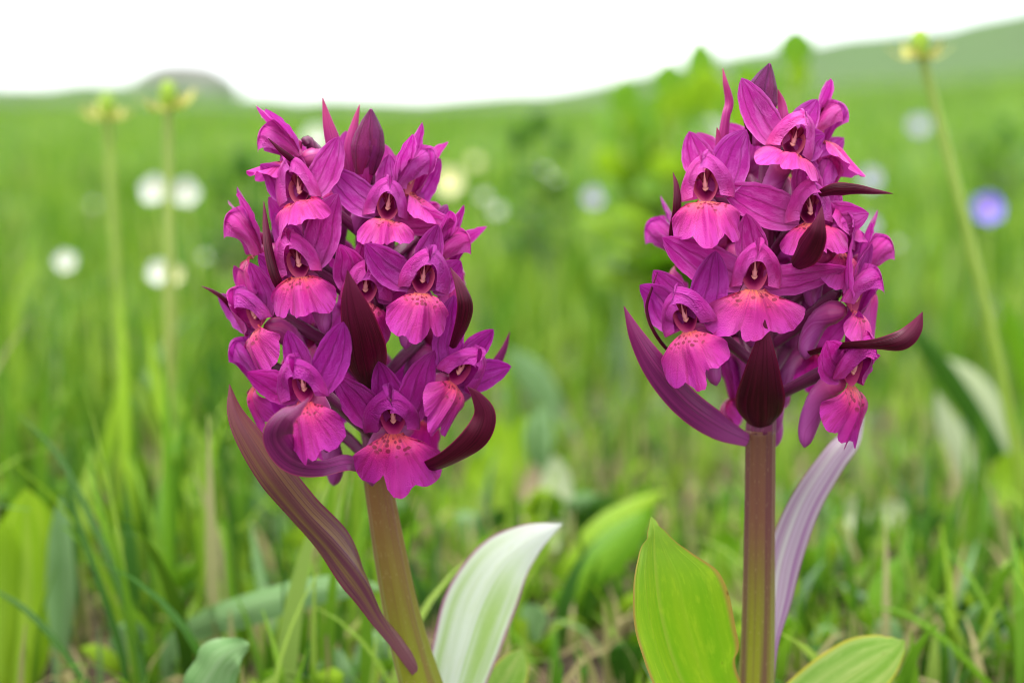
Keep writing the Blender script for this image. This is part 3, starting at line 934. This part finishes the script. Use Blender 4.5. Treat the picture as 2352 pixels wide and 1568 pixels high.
flower(RP, 1955, 880, 38, -10, -12, 1.06, R_=290, lip=(138, 138, 28, 92, 55), lat=(22, 60), latlen=(.95, .5), dors=(-18, .1), spur=1.25, ovy=45, sepw=1.1)
flower(RP, 1560, 600, -88, -26, 10, .98, R_=250, lip=(120, 105, 10, 70, 50), lat=(30, 40), latlen=(.9, .9), dors=(0, 0), Y=Y0 + .008)
flower(RP, 1930, 575, 40, 4, -2, 1.0, R_=200, lip=(120, 115, 20, 90, 50), lat=(70, 20), latlen=(.7, .5), Y=Y0 - .009, hood=(.8, .8, 16))
for (x, y, az, el) in ((1660, 560, -140, 8), (1850, 660, 140, 4), (1745, 600, 178, 4), (1660, 780, -135, 0), (1850, 800, 130, -4), (1750, 860, -170, -6), (1690, 420, -150, 12), (1800, 400, 165, 14), (1690, 905, -110, -8)):
    flower(RP, x, y, az, el, 0, .95, R_=190, back=True, lat=(35, 40))

hero_blade('bract', [(1746, 982, -.0035, 30, 0), (1746, 962, -.0065, 54, 0), (1746, 928, -.010, 60, 0), (1749, 880, -.014, 48, 0), (1753, 815, -.018, 29, 0), (1757, 734, -.020, 1, 0)], M['bract'], RP.o, .6, .08, Y0=Y0, m=15)
hero_blade('bract', [(1720, 1012, -.002, 16, 10), (1650, 978, -.008, 33, 5), (1575, 925, -.011, 36, 0), (1510, 850, -.013, 33, -6), (1463, 775, -.013, 20, -10), (1433, 703, -.012, 1, -10)], M['bract_purple'], RP.o, .5, .08, n=50, Y0=Y0)
hero_blade('bract', [(1860, 815, -.012, 12, 60), (1930, 800, -.017, 16, 60), (2010, 796, -.020, 19, 45), (2068, 785, -.021, 26, 15), (2100, 755, -.021, 20, 0), (2119, 716, -.021, 1, 0)], M['bract'], RP.o, .7, .1, n=46, Y0=Y0)
hero_blade('bract', [(1620, 860, -.006, 8, 50), (1545, 810, -.010, 8, 55), (1505, 760, -.012, 9, 60), (1488, 710, -.012, 8, 60), (1498, 665, -.012, 5, 50), (1511, 625, -.011, 1, 40)], M['bract'], RP.o, .7, .1, n=46, Y0=Y0)
hero_blade('bract', [(1560, 600, -.006, 10, 30), (1551, 545, -.009, 15, 40), (1560, 480, -.011, 15, 40), (1556, 430, -.011, 9, 30), (1546, 396, -.010, 1, 20)], M['bract'], RP.o, .9, .1, Y0=Y0)
hero_blade('bract', [(1822, 612, -.016, 18, -10), (1845, 585, -.022, 36, -15), (1868, 545, -.026, 30, -20), (1880, 510, -.027, 15, -20), (1888, 474, -.027, 1, -20)], M['bract'], RP.o, .7, .15, Y0=Y0)
hero_blade('bract', [(1880, 450, -.012, 12, 40), (1920, 440, -.015, 20, 30), (1965, 438, -.016, 15, 30), (2010, 442, -.017, 8, 30), (2051, 445, -.017, 1, 30)], M['bract'], RP.o, .8, .1, Y0=Y0)
hero_blade('bract', [(1668, 400, .000, 10, 20), (1664, 330, -.001, 15, 20), (1670, 270, -.001, 13, 25), (1676, 235, 0, 12, 10), (1666, 190, 0, 7, 0), (1660, 157, .001, 1, 0)], M['bract_pink'], RP.o, .9, .1, Y0=Y0)
hero_blade('bract', [(1650, 410, -.002, 12, 10), (1655, 360, -.003, 14, 10), (1652, 320, -.003, 9, 8), (1647, 293, -.003, 1, 8)], M['bract_pink'], RP.o, .8, .1, Y0=Y0)
hero_blade('bract', [(1735, 330, -.003, 10, 20), (1722, 280, -.004, 14, 20), (1716, 235, -.004, 11, 15), (1718, 193, -.003, 1, 10)], M['bract'], RP.o, .9, .1, Y0=Y0)
hero_blade('bract', [(1790, 330, -.001, 10, -10), (1797, 280, -.001, 15, -10), (1795, 240, 0, 12, -5), (1787, 205, 0, 1, 0)], M['bract_pink'], RP.o, .9, .1, Y0=Y0)
bud(RP, [(1742, 335), (1744, 285), (1746, 225), (1768, 146)], -.003, None, 40)
hero_blade('leaf', [(1705, 1695, -.004, 34, 10), (1640, 1645, -.008, 84, 24), (1580, 1588, -.011, 124, 34), (1543, 1510, -.014, 140, 38), (1517, 1410, -.016, 140, 38), (1506, 1325, -.017, 122, 36), (1502, 1262, -.017, 66, 30), (1502, 1215, -.017, 19, 20), (1496, 1186, -.016, 1, 0)], M['leaf_green'], RP.o, .25, [-.7, -.7, -.75, -.75, -.7, -.7, -.7], n=80, m=21, ruffle=.035, seed=8, freq=3, Y0=Y0, bites=[(.835, 1, .22, .022), (.90, -1, .25, .02)])
hero_blade('leaf', [(1745, 1640, .000, 30, 0), (1757, 1560, -.001, 26, 10), (1772, 1470, .003, 24, 20), (1787, 1380, .008, 38, 16), (1806, 1280, .012, 44, 10), (1850, 1160, .016, 40, 6), (1912, 1060, .020, 34, 4), (1955, 1005, .023, 27, 0), (1985, 955, .026, 1, 0)], M['leaf_violet'], RP.o, .6, .12, n=60, m=13, ruffle=.05, seed=5, Y0=Y0)
hero_blade('leaf', [(1760, 1700, .008, 40, 0), (1830, 1640, .010, 66, 4), (1905, 1586, .012, 76, 8), (1975, 1540, .014, 76, 10), (2030, 1505, .016, 56, 12), (2064, 1482, .017, 24, 12), (2078, 1470, .017, 1, 12)], M['leaf_lime'], RP.o, .35, .05, n=60, m=15, ruffle=.05, seed=11, Y0=Y0, bites=[(.90, 1, .35, .02), (.90, -1, .35, .02), (.78, 1, .12, .02)])

# ------------------------------------------------------------------ other meadow plants
M['herb'] = leafy_mat('herb_yellow_green', (.18, .33, .008), (.27, .41, .02), (.28, .36, .06), None, .5, .45, .2, 4.0)
M['herb_mid'] = leafy_mat('herb_green', (.075, .20, .005), (.14, .28, .008), (.17, .29, .02), None, .45, .45, .2, 4.0)
M['herb_dark'] = leafy_mat('herb_dark_green', (.018, .070, .005), (.040, .115, .008), (.07, .14, .02), None, .35, .45, .2, 4.0)
M['herb_grey'] = leafy_mat('herb_grey_green', (.11, .23, .065), (.21, .33, .14), (.27, .37, .19), None, .35, .45, .35, 4.0)
M['herb_pale'] = leafy_mat('herb_pale_underside', (.34, .40, .20), (.42, .46, .28), (.40, .45, .25), None, .4, .4, .5, 5.0)
M['straw'] = leafy_mat('dry_leaf', (.30, .23, .13), (.38, .30, .19), (.25, .18, .10), None, .3, .6, .3, 5.0)
M['stalk'] = tube_mat('stalk_green', (.26, .38, .03), (.36, .46, .09), (.22, .33, .03), .35, .5)
M['stalk_tan'] = tube_mat('stalk_tan', (.34, .36, .09), (.36, .46, .10), (.28, .33, .07), .35, .5)
M['white'] = flat_mat('petal_white', (.66, .68, .62), .4, .5, .3, .08)
M['cream'] = flat_mat('petal_cream', (.72, .70, .38), .35, .5, .3, .1)
M['violet'] = flat_mat('petal_violet', (.27, .19, .72), .35, .5, .3, .15)
M['lilac'] = flat_mat('petal_lilac', (.42, .40, .58), .35, .5, .3, .15)
M['yellow'] = flat_mat('stamen_yellow', (.62, .48, .04), .1, .6, .2, .2)
M['seed'] = flat_mat('seed_head_green', (.22, .34, .03), .1, .6, .2, .4)
M['sepal_tan'] = flat_mat('sepal_tan', (.42, .40, .10), .3, .6, .2, .3)


def rooted(rows):
    """carry a leaf down to the ground where its first point stands above it"""
    x, y, Yd, hw, tl = rows[0]
    p = P(x, y, Yd)
    gz = float(ground_z(p[0], p[1])) - .002
    if p[2] - gz < .002:
        return rows
    v = np.array([p[0], Yd, gz]) - np.array([0, 0, CAM_Z])
    return [(PW / 2 + FPX * v[0] / (v @ FWD), PH / 2 - FPX * (v @ UPV) / (v @ FWD), Yd, max(hw * .3, 2), tl)] + list(rows)


def herb(name, label, cat, leaves, group=None, base=None, cup=.4):
    """a plant of separate leaves; each leaf = (material, rows of (x, y, Y, half width, tilt), ruffle)"""
    if base is None:
        q = leaves[0][1][0]
        base = P(q[0], q[1], q[2])
        base[2] = float(ground_z(base[0], base[1]))
    o = empty(name, base, label, cat, group)
    for i, lf in enumerate(leaves):
        mat, rows = lf[0], (lf[1] if lf[0] == 'straw' else rooted(lf[1]))
        rf = lf[2] if len(lf) > 2 else .06
        hero_blade('leaf', rows, M[mat], o, cup, .12, 9, 26, rf, i + len(label), 3.5)
    return o


def gy(x, y):
    """distance at which the ground shows at picture position x, y"""
    d = ray(x, y)
    return CAM_Z / -d[2] * d[1] if d[2] < -1e-4 else 50.0


def upright(x, ytop, Yd, hw, mat, lean=0, tilt=0, bend=.2, tipw=.5):
    """rows for a leaf that stands from the ground at Yd up to picture height ytop"""
    b = P(x, ytop, Yd)
    gz = float(ground_z(b[0], b[1]))
    # picture height of the ground there
    v = np.array([b[0], Yd, gz]) - np.array([0, 0, CAM_Z])
    yb = PH / 2 - FPX * (v @ UPV) / (v @ FWD)
    h = yb - ytop
    r_ = []
    for s_, w_ in ((0, .35), (.25, .72), (.5, 1.0), (.72, .9), (.88, .55), (1.0, .02)):
        r_.append((x - lean * (1 - s_) + bend * h * .15 * math.sin(s_ * 3.1), yb - h * s_, Yd + .012 * math.sin(s_ * 2), hw * w_, tilt))
    return (mat, r_)


# spent flower stalks with a green seed head and spreading sepals
def spent(x, y, Yd, foot, mat, label, seed):
    r = np.random.default_rng(seed)
    top = P(x, y, Yd)
    ft = P(foot[0], foot[1], Yd)
    fz = float(ground_z(ft[0], ft[1]))
    k = (fz - top[2]) / (ft[2] - top[2])
    ft = top + (ft - top) * k
    o = empty('spent_flower', ft, label, 'spent flower', 'spent flower stalks')
    mid = top * .5 + ft * .5 + np.array([.002, 0, 0])
    tube_part('stalk', crom([ft - ft, mid - ft, top - ft], 24), np.linspace(.0018, .0014, 24), M[mat], o, 10)
    hd = top - ft
    z = np.linspace(-.004, .005, 9)
    rr = .0027 * np.sqrt(np.clip(1 - (z / .0052) ** 2, .02, 1))
    pts = tube(np.stack([0 * z, 0 * z, z], -1) + hd, rr, 14, 7, .12)
    grid_part('seed_head', pts, M['seed'], o, closed=True)
    for i in range(6):
        a = i / 6 * 6.28 + r.uniform(-.3, .3)
        d = np.array([math.cos(a), math.sin(a), r.uniform(-.1, .25)])
        c = crom([hd + [0, 0, -.003], hd + d * .005 + [0, 0, -.0035], hd + d * .0105 + [0, 0, .0005]], 10)
        S = np.tile([-math.sin(a), math.cos(a), 0], (10, 1))
        grid_part('sepal', blade(c, prof_sepal(np.linspace(0, 1, 10)) * .0022, S, .4, 0, 5), M['sepal_tan'], o)
    return o


spent(386, 222, .54, (372, 900), 'stalk_tan', 'tan stalked spent flower with wide sepals above two white blooms', 1)
spent(246, 246, .60, (262, 900), 'stalk', 'pale green spent flower stalk standing among white specks', 2)
spent(2112, 104, .52, (2262, 760), 'stalk', 'tall leaning spent flower stalk near the violet bloom', 3)


def bloom(name, x, y, Yd, dia, mat, label, cat, n=5, face=(0, -1, .3), cup=.5, group=None, seed=0, stalk='stalk', wide=.5):
    """open flower on its own thin stalk: petals round a yellow centre"""
    r = np.random.default_rng(seed + 40)
    top = P(x, y, Yd)
    fx, fy = top[0] + r.uniform(-.01, .01), top[1] + r.uniform(0, .01)
    ft = np.array([fx, fy, float(ground_z(fx, fy))])
    o = empty(name, ft, label, cat, group)
    h = top - ft
    tube_part('stalk', crom([np.zeros(3), h * .5 + [.003, 0, 0], h], 14), .0009 + .0002 * Yd, M[stalk], o, 7)
    F = nrm(np.array(face, float))
    A = nrm(np.cross(F, [.1, .2, 1]))
    B = np.cross(F, A)
    for i in range(n):
        a = i / n * 6.283 + r.uniform(-.15, .15) + seed
        d = A * math.cos(a) + B * math.sin(a)
        sdv = -A * math.sin(a) + B * math.cos(a)
        L = dia / 2 * r.uniform(.9, 1.08)
        c = crom([h + d * L * .08, h + d * L * .55 + F * L * cup * .3, h + d * L + F * L * cup], 9)
        t_ = np.linspace(0, 1, 9)
        w = L * wide * np.sin(np.pi * (t_ * .86 + .10)) ** .7
        grid_part('petal', blade(c, w, np.tile(sdv, (9, 1)), -.5, 0, 6, .05, i), M[mat], o)
    z = np.linspace(-.4, 1, 6)
    pc = h + F * dia * .02 + F[None] * (z * dia * .06)[:, None]
    pts = tube(pc, dia * .11 * np.sqrt(np.clip(1.05 - z ** 2, .05, 1)), 10)
    grid_part('flower_centre', pts, M['yellow'], o, closed=True)
    return o


bloom('white_flower', 358, 436, .74, .0125, 'white', 'white flower of the touching pair, on the side of the pale green stalk', 'flower', 5, (-.3, -1, .2), .35, 'pair of white flowers', 1, wide=.7)
bloom('white_flower', 424, 442, .76, .0120, 'white', 'white flower of the touching pair, on the side of the orchid', 'flower', 5, (.3, -1, .2), .35, 'pair of white flowers', 2, wide=.7)
bloom('white_flower', 368, 624, .70, .0105, 'white', 'white flower low on the tan stalk beside a cream one', 'flower', 5, (-.4, -1, .3), .4, None, 3, wide=.7)
bloom('cream_flower', 396, 632, .72, .0085, 'cream', 'cream flower low on the tan stalk beside a white one', 'flower', 5, (.4, -1, .3), .4, None, 4, wide=.7)
bloom('white_flower', 152, 602, .85, .0105, 'white', 'small white flower alone in the grass below the pale stalk', 'flower', 5, (0, -1, .5), .3, None, 5, wide=.6)
bloom('cream_flower', 1030, 416, 1.0, .0175, 'cream', 'round cream flower beyond the leaning orchid', 'flower', 6, (0, -1, .3), .3, None, 6, wide=.6)
bloom('white_flower', 1636, 306, .95, .0165, 'white', 'white flower half hidden by the upright orchid, before the leafy herb', 'flower', 5, (0, -1, .3), .3, None, 7, wide=.7)
bloom('violet_flower', 2266, 478, .86, .0165, 'violet', 'vivid violet flower beside the tall leaning stalk', 'flower', 8, (0, -1, .3), .3, None, 8, wide=.5)
for i, (x, y, Yd, dia, mat) in enumerate([(1280, 420, 1.3, .010, 'white'), (1142, 484, 1.2, .0085, 'white'), (1112, 452, 1.2, .007, 'white'), (1250, 396, 1.5, .008, 'white'), (730, 322, 1.6, .024, 'white'), (1016, 395, 1.5, .006, 'cream'),
                                          (1090, 372, 1.7, .012, 'cream'), (215, 470, 1.4, .005, 'white'), (470, 590, 1.1, .005, 'white'), (560, 520, 1.3, .007, 'white'), (2060, 560, 1.1, .005, 'white')]):
    bloom('meadow_flower', x, y, Yd, dia, mat, 'tiny %s flower dotted in the distant blurred grass' % ('cream' if mat == 'cream' else 'white'), 'flower', 5, (0, -1, .6), .2, 'tiny %s flowers dotted over the meadow' % ('cream' if mat == 'cream' else 'white'), 10 + i, wide=.6)
for i, (x, y, Yd, dia, where) in enumerate([(1362, 456, 1.15, .014, 'in open grass between the two orchids'), (1482, 520, 1.1, .013, 'low in the grass beside the outermost flower of the upright orchid'),
                                            (2108, 290, 1.5, .018, 'behind the tall leaning stalk'), (2000, 412, 1.3, .016, 'above the pointed bract tip of the upright orchid'),
                                            (1996, 520, 1.1, .011, 'below the pointed bract tip of the upright orchid'), (612, 650, .9, .010, 'glimpsed between two flowers of the leaning orchid')]):
    bloom('lilac_flower', x, y, Yd, dia, 'lilac', 'pale lilac flower ' + where, 'flower', 6, (0, -1, .5), .3, 'pale lilac meadow flowers', 30 + i, wide=.5)


# leafy herbs
def leafy_herb(label, stems, seed, mat='herb_mid', mat2='herb', group=None):
    """stems of (x foot, x top, y top, Y, leaf half width, leaf length) in pixels, with pairs of broad leaves"""
    r = np.random.default_rng(seed)
    x0, _, _, Yd = stems[0][:4]
    b = P(x0, 600, Yd)
    b[2] = float(ground_z(b[0], b[1]))
    o = empty('leafy_herb', b, label, 'herb', group)
    for (xf, xt, yt, Yd, lw, ll) in stems:
        tp = P(xt, yt, Yd)
        f = P(xf, 600, Yd)
        f[2] = float(ground_z(f[0], f[1]))
        k = px(tp)
        c = crom([f - b, (f * .5 + tp * .5) - b, tp - b], 16)
        tube_part('stem', c, np.linspace(.0026, .0014, 16), M['stalk'], o, 8)
        nl = 12
        for j in range(nl):
            q = .25 + .75 * j / (nl - 1)
            p0 = f * (1 - q) + tp * q - b
            a = j * 2.4 + r.uniform(-.4, .4)
            up = .35 + 1.1 * q ** 3 + r.uniform(-.15, .15)
            d = np.array([math.cos(a) * math.cos(up), math.sin(a) * math.cos(up), math.sin(up)])
            L = ll * k * (1.05 - .45 * q) * r.uniform(.65, 1.3)
            dr = np.array([0, 0, -1]) * L * .18
            cc = crom([p0, p0 + d * L * .5 + [0, 0, L * .05], p0 + d * L + dr], 14)
            S = np.tile([-math.sin(a), math.cos(a), 0.0], (14, 1))
            t_ = np.linspace(0, 1, 14)
            w = lw * k * np.sin(np.pi * np.clip(t_ ** .8 * .95 + .04, 0, 1)) ** .9 * (1.35 - .6 * q) * r.uniform(.75, 1.2)
            grid_part('leaf', blade(cc, w, S, .5, .15, 7, .06, j), M[mat if (j + seed) % 3 else mat2], o)
    return o


leafy_herb('tall broad leaved green herb behind the upright orchid, reaching the skyline', [(1560, 1535, 238, .93, 62, 210), (1640, 1612, 222, 1.0, 62, 220), (1800, 1822, 160, .92, 50, 170), (1480, 1432, 268, .97, 56, 190), (1740, 1712, 205, .98, 58, 200), (1590, 1500, 320, .95, 62, 220), (1680, 1690, 290, .95, 62, 220), (1560, 1470, 390, .96, 56, 190), (1640, 1575, 400, .95, 56, 190), (1780, 1770, 250, .97, 56, 190)], 5, 'herb_mid', 'herb')
leafy_herb('low dark leafy herb between the two orchids', [(1240, 1235, 300, 1.2, 32, 110), (1215, 1190, 330, 1.22, 30, 100), (1275, 1290, 340, 1.18, 30, 100)], 9, 'herb_dark', 'herb_mid')
leafy_herb('low dark leafy herb hugging the far side of the leaning orchid', [(560, 555, 400, 1.2, 34, 110), (520, 500, 430, 1.22, 30, 100), (610, 620, 420, 1.2, 30, 100)], 12, 'herb_dark', 'herb_mid')
leafy_herb('small dark herb far to the side of the leaning stalk', [(2300, 2310, 320, 1.9, 26, 90), (2260, 2250, 350, 1.9, 24, 80)], 14, 'herb_dark', 'herb_mid')

# broad leaves low in the grass
herb('broad_leaf_plant', 'big yellow-green leaf cluster at the edge of the tall grass', 'plant', [
    upright(60, 1120, .435, 88, 'herb', 10, 6), upright(5, 1190, .43, 60, 'herb', 10, 20), upright(140, 1135, .44, 52, 'herb_grey', 0, 50), upright(-70, 1180, .45, 70, 'herb', -20, 0)])
herb('broad_leaf_plant', 'grey-green leaf arching flat over the turf beside the brown bract', 'plant', [
    ('herb_grey', [(395, 1500, .425, 26, 30), (470, 1440, .42, 36, 20), (580, 1400, .415, 38, 10), (690, 1365, .41, 34, 5), (800, 1345, .405, 26, 0), (880, 1350, .405, 3, 0)], .03),
    ('straw', [(545, 1430, .418, 5, 0), (575, 1400, .417, 9, 0), (600, 1380, .416, 8, 0), (622, 1362, .416, 1, 0)], .2)])
herb('woolly_leaf_plant', 'crinkled woolly grey-green leaf low in the turf below the brown bract', 'plant', [
    ('herb_grey', [(450, 1640, .365, 30, 0), (470, 1580, .363, 50, 0), (495, 1535, .361, 56, 0), (525, 1500, .36, 42, 0), (560, 1482, .36, 16, 0), (572, 1478, .36, 1, 0)], .45)], cup=.3)
herb('broad_leaf_plant', 'pale backed green leaf leaning beside the bright leaf of the upright orchid', 'plant', [
    ('herb', [(1290, 1420, .50, 20, 0), (1330, 1320, .502, 44, 0), (1390, 1240, .505, 54, 0), (1450, 1180, .51, 36, 0), (1525, 1125, .515, 2, 0)], .03),
    ('herb_mid', [(1290, 1420, .47, 20, 0), (1350, 1320, .472, 40, 0), (1420, 1250, .476, 46, 0), (1480, 1190, .48, 22, 0), (1500, 1160, .48, 2, 0)], .03)])
herb('broad_leaf_plant', 'pale narrow leaves standing between the orchids', 'plant', [
    upright(1275, 1045, .56, 40, 'herb_pale', 0, 10), upright(1310, 1100, .57, 40, 'herb_mid', 10, 0), upright(1225, 1060, .57, 26, 'straw', 14, 0)])
herb('broad_leaf_plant', 'bright lime blades standing close behind the leaning orchid', 'plant', [
    upright(1140, 960, .60, 48, 'herb', 16, 0, .5), upright(1200, 950, .61, 40, 'herb', 20, 10, .4), upright(1100, 1040, .60, 36, 'herb', 0, 0), upright(1020, 1120, .58, 30, 'herb', 0, 10), upright(965, 1130, .59, 34, 'herb', 0, 0)])
herb('broad_leaf_plant', 'silvery leaf tilting in the grass between the orchids', 'plant', [
    ('herb_grey', [(1290, 1000, .72, 10, 0), (1262, 920, .715, 28, 0), (1230, 870, .71, 36, 0), (1195, 830, .705, 22, 0), (1165, 800, .70, 2, 0)], .1),
    ('herb_grey', [(1240, 1110, .62, 14, 0), (1235, 1040, .62, 34, 0), (1240, 980, .62, 34, 0), (1255, 930, .62, 3, 0)], .1)])
herb('broad_leaf_plant', 'pair of pale folded leaves with pinkish tips near the violet leaf', 'plant', [
    upright(1962, 1140, .56, 32, 'herb_pale', 6, 20), upright(2030, 1150, .57, 52, 'herb_pale', -10, 0), upright(1998, 1200, .555, 40, 'herb_mid', 0, 0)])
herb('broad_leaf_plant', 'upright bright green leaf by the pale folded pair', 'plant', [upright(2150, 1165, .55, 46, 'herb_mid', 0, 6), upright(2235, 1090, .60, 44, 'herb_grey', 0, 0)])
herb('broad_leaf_plant', 'slim green leaf above the lime leaf of the upright orchid', 'plant', [
    ('herb_mid', [(2000, 1470, .46, 14, 0), (2015, 1410, .46, 34, 0), (2040, 1350, .462, 40, 0), (2070, 1300, .464, 26, 0), (2092, 1272, .465, 2, 0)], .03), upright(1905, 1370, .47, 26, 'herb_grey', 10, 0)])
herb('broad_leaf_plant', 'green leaf standing behind the bright leaf of the upright orchid', 'plant', [upright(1665, 1215, .50, 44, 'herb_mid', 0, 10), upright(1620, 1300, .49, 34, 'herb_grey', 0, 10), upright(1840, 1290, .49, 44, 'herb_dark', 0, 0)])
herb('broad_leaf_plant', 'dull green strap leaves arching at the edge of the meadow', 'plant', [
    ('herb_dark', [(2330, 1130, .60, 16, 0), (2270, 1010, .60, 24, 0), (2200, 900, .595, 26, 0), (2130, 800, .59, 20, 0), (2080, 740, .59, 2, 0)], .02),
    ('herb_pale', [(2330, 1080, .63, 16, 0), (2280, 960, .63, 34, 0), (2225, 880, .63, 34, 0), (2170, 820, .63, 2, 0)], .02),
    ('herb_pale', [(2240, 1150, .60, 10, 0), (2215, 1060, .60, 26, 0), (2180, 980, .60, 26, 0), (2150, 900, .60, 2, 0)], .02),
    ('herb_mid', [(2400, 1000, .62, 20, 0), (2370, 880, .62, 30, 0), (2330, 760, .62, 26, 0), (2300, 680, .62, 2, 0)], .02)])
herb('broad_leaf_plant', 'dark green broad leaves at the foot of the strap leaves', 'plant', [
    upright(2330, 1030, .58, 66, 'herb', 0, 10), upright(2300, 1200, .55, 70, 'herb_dark', 20, 30), upright(2390, 1150, .56, 60, 'herb_mid', 0, 10)])
r_ = np.random.default_rng(77)
for i in range(60):
    x = r_.uniform(-80, 2440)
    Yd = r_.uniform(.38, .60)
    b0 = P(x, 1400, Yd)
    v = np.array([b0[0], Yd, 0]) - np.array([0, 0, CAM_Z])
    yb = PH / 2 - FPX * (v @ UPV) / (v @ FWD)
    n_ = int(r_.integers(3, 6))
    lv = []
    for j in range(n_):
        a = r_.uniform(-1, 1)
        L = r_.uniform(70, 200)
        hw = r_.uniform(14, 46)
        dx, dy = math.sin(a * 1.3) * L, -math.cos(a * 1.2) * L * .8
        lv.append((['herb_mid', 'herb_dark', 'herb_grey', 'herb_mid', 'herb'][int(r_.integers(0, 5))],
                   [(x, yb + 4, Yd, hw * .3, 0), (x + dx * .35, yb + dy * .45, Yd - .004, hw * .85, r_.uniform(-30, 30)), (x + dx * .7, yb + dy * .85, Yd - .006, hw, r_.uniform(-30, 30)), (x + dx, yb + dy, Yd - .007, 1.5, 0)], .1))
    tones = [q[0] for q in lv]
    top_ = max(sorted(set(tones)), key=tones.count)
    nm_ = {'herb_mid': 'fresh green', 'herb_dark': 'dark green', 'herb_grey': 'silvery grey-green', 'herb': 'yellow-green'}[top_]
    cn_ = {3: 'three', 4: 'four', 5: 'five'}[n_]
    wh_ = 'under the tall grass beside the leaning orchid' if x < 800 else 'between the two orchids' if x < 1700 else 'in the open turf beside the upright orchid'
    herb('low_rosette', 'low rosette of %s mostly %s leaves %s' % (cn_, nm_, wh_), 'plant', lv, 'low %s rosettes %s' % (nm_, wh_))


# single long grass blades that stand out before the rest
def tuft(label, blades):
    q = blades[0][1][0]
    b = P(q[0], q[1], q[2])
    b[2] = float(ground_z(b[0], b[1]))
    o = empty('grass_tuft', b, label, 'grass', 'tufts of long grass')
    for i, (mat, rows) in enumerate(blades):
        hero_blade('blade', rooted([(*r, 10) for r in rows]), M[mat], o, .5, .2, 5, 30, 0, i)
    return o


tuft('dark blue-green grass tuft with long arching blades before the yellow-green leaf cluster', [
    ('herb_dark', [(345, 1640, .40, 9), (318, 1480, .405, 10), (270, 1330, .41, 9), (205, 1180, .42, 8), (130, 1040, .43, 6), (40, 950, .44, 1)]),
    ('herb_dark', [(300, 1640, .40, 8), (280, 1500, .402, 9), (230, 1340, .405, 8), (180, 1200, .41, 7), (150, 1090, .415, 1)]),
    ('herb_mid', [(330, 1640, .405, 8), (300, 1450, .41, 9), (262, 1300, .415, 8), (225, 1150, .42, 6), (196, 1010, .43, 1)]),
    ('herb_dark', [(235, 1640, .39, 7), (150, 1500, .395, 8), (60, 1400, .40, 7), (-40, 1340, .405, 1)])])
tuft('bright lime grass tuft of broad soft blades beside the leaning orchid', [
    ('herb', [(300, 1500, .52, 14), (300, 1250, .52, 16), (292, 1000, .53, 14), (284, 800, .54, 10), (270, 640, .55, 1)]),
    ('herb', [(470, 1450, .52, 14), (430, 1200, .52, 17), (385, 1000, .53, 15), (355, 850, .535, 11), (338, 720, .54, 1)]),
    ('herb', [(190, 1400, .54, 12), (225, 1200, .54, 16), (255, 1000, .545, 14), (280, 860, .55, 1)]),
    ('herb_mid', [(395, 1600, .46, 11), (392, 1350, .46, 13), (386, 1100, .465, 12), (382, 920, .47, 8), (378, 800, .475, 1)]),
    ('herb_mid', [(90, 1500, .55, 12), (70, 1250, .55, 15), (30, 1000, .555, 12), (0, 820, .56, 1)])])
tuft('loose grass tuft with thin crossing blades below the lime leaf', [
    ('herb_mid', [(2330, 1650, .40, 7), (2260, 1560, .402, 9), (2170, 1470, .405, 8), (2080, 1410, .41, 6), (1990, 1390, .415, 1)]),
    ('herb_mid', [(2290, 1650, .41, 8), (2300, 1560, .41, 9), (2292, 1480, .412, 6), (2288, 1420, .414, 1)]),
    ('herb_grey', [(2140, 1500, .45, 6), (2190, 1400, .455, 8), (2225, 1310, .46, 8), (2245, 1240, .465, 1)])])
tuft('thin dark grass tuft between the stem of the leaning orchid and the brown bract', [
    ('herb_mid', [(560, 1640, .43, 8), (548, 1480, .432, 9), (528, 1330, .435, 8), (515, 1160, .44, 1)]),
    ('herb_grey', [(620, 1640, .45, 10), (640, 1500, .45, 12), (600, 1330, .455, 12), (575, 1190, .46, 1)]),
    ('herb_dark', [(720, 1640, .42, 7), (700, 1550, .42, 9), (735, 1440, .425, 8), (790, 1340, .43, 1)])])
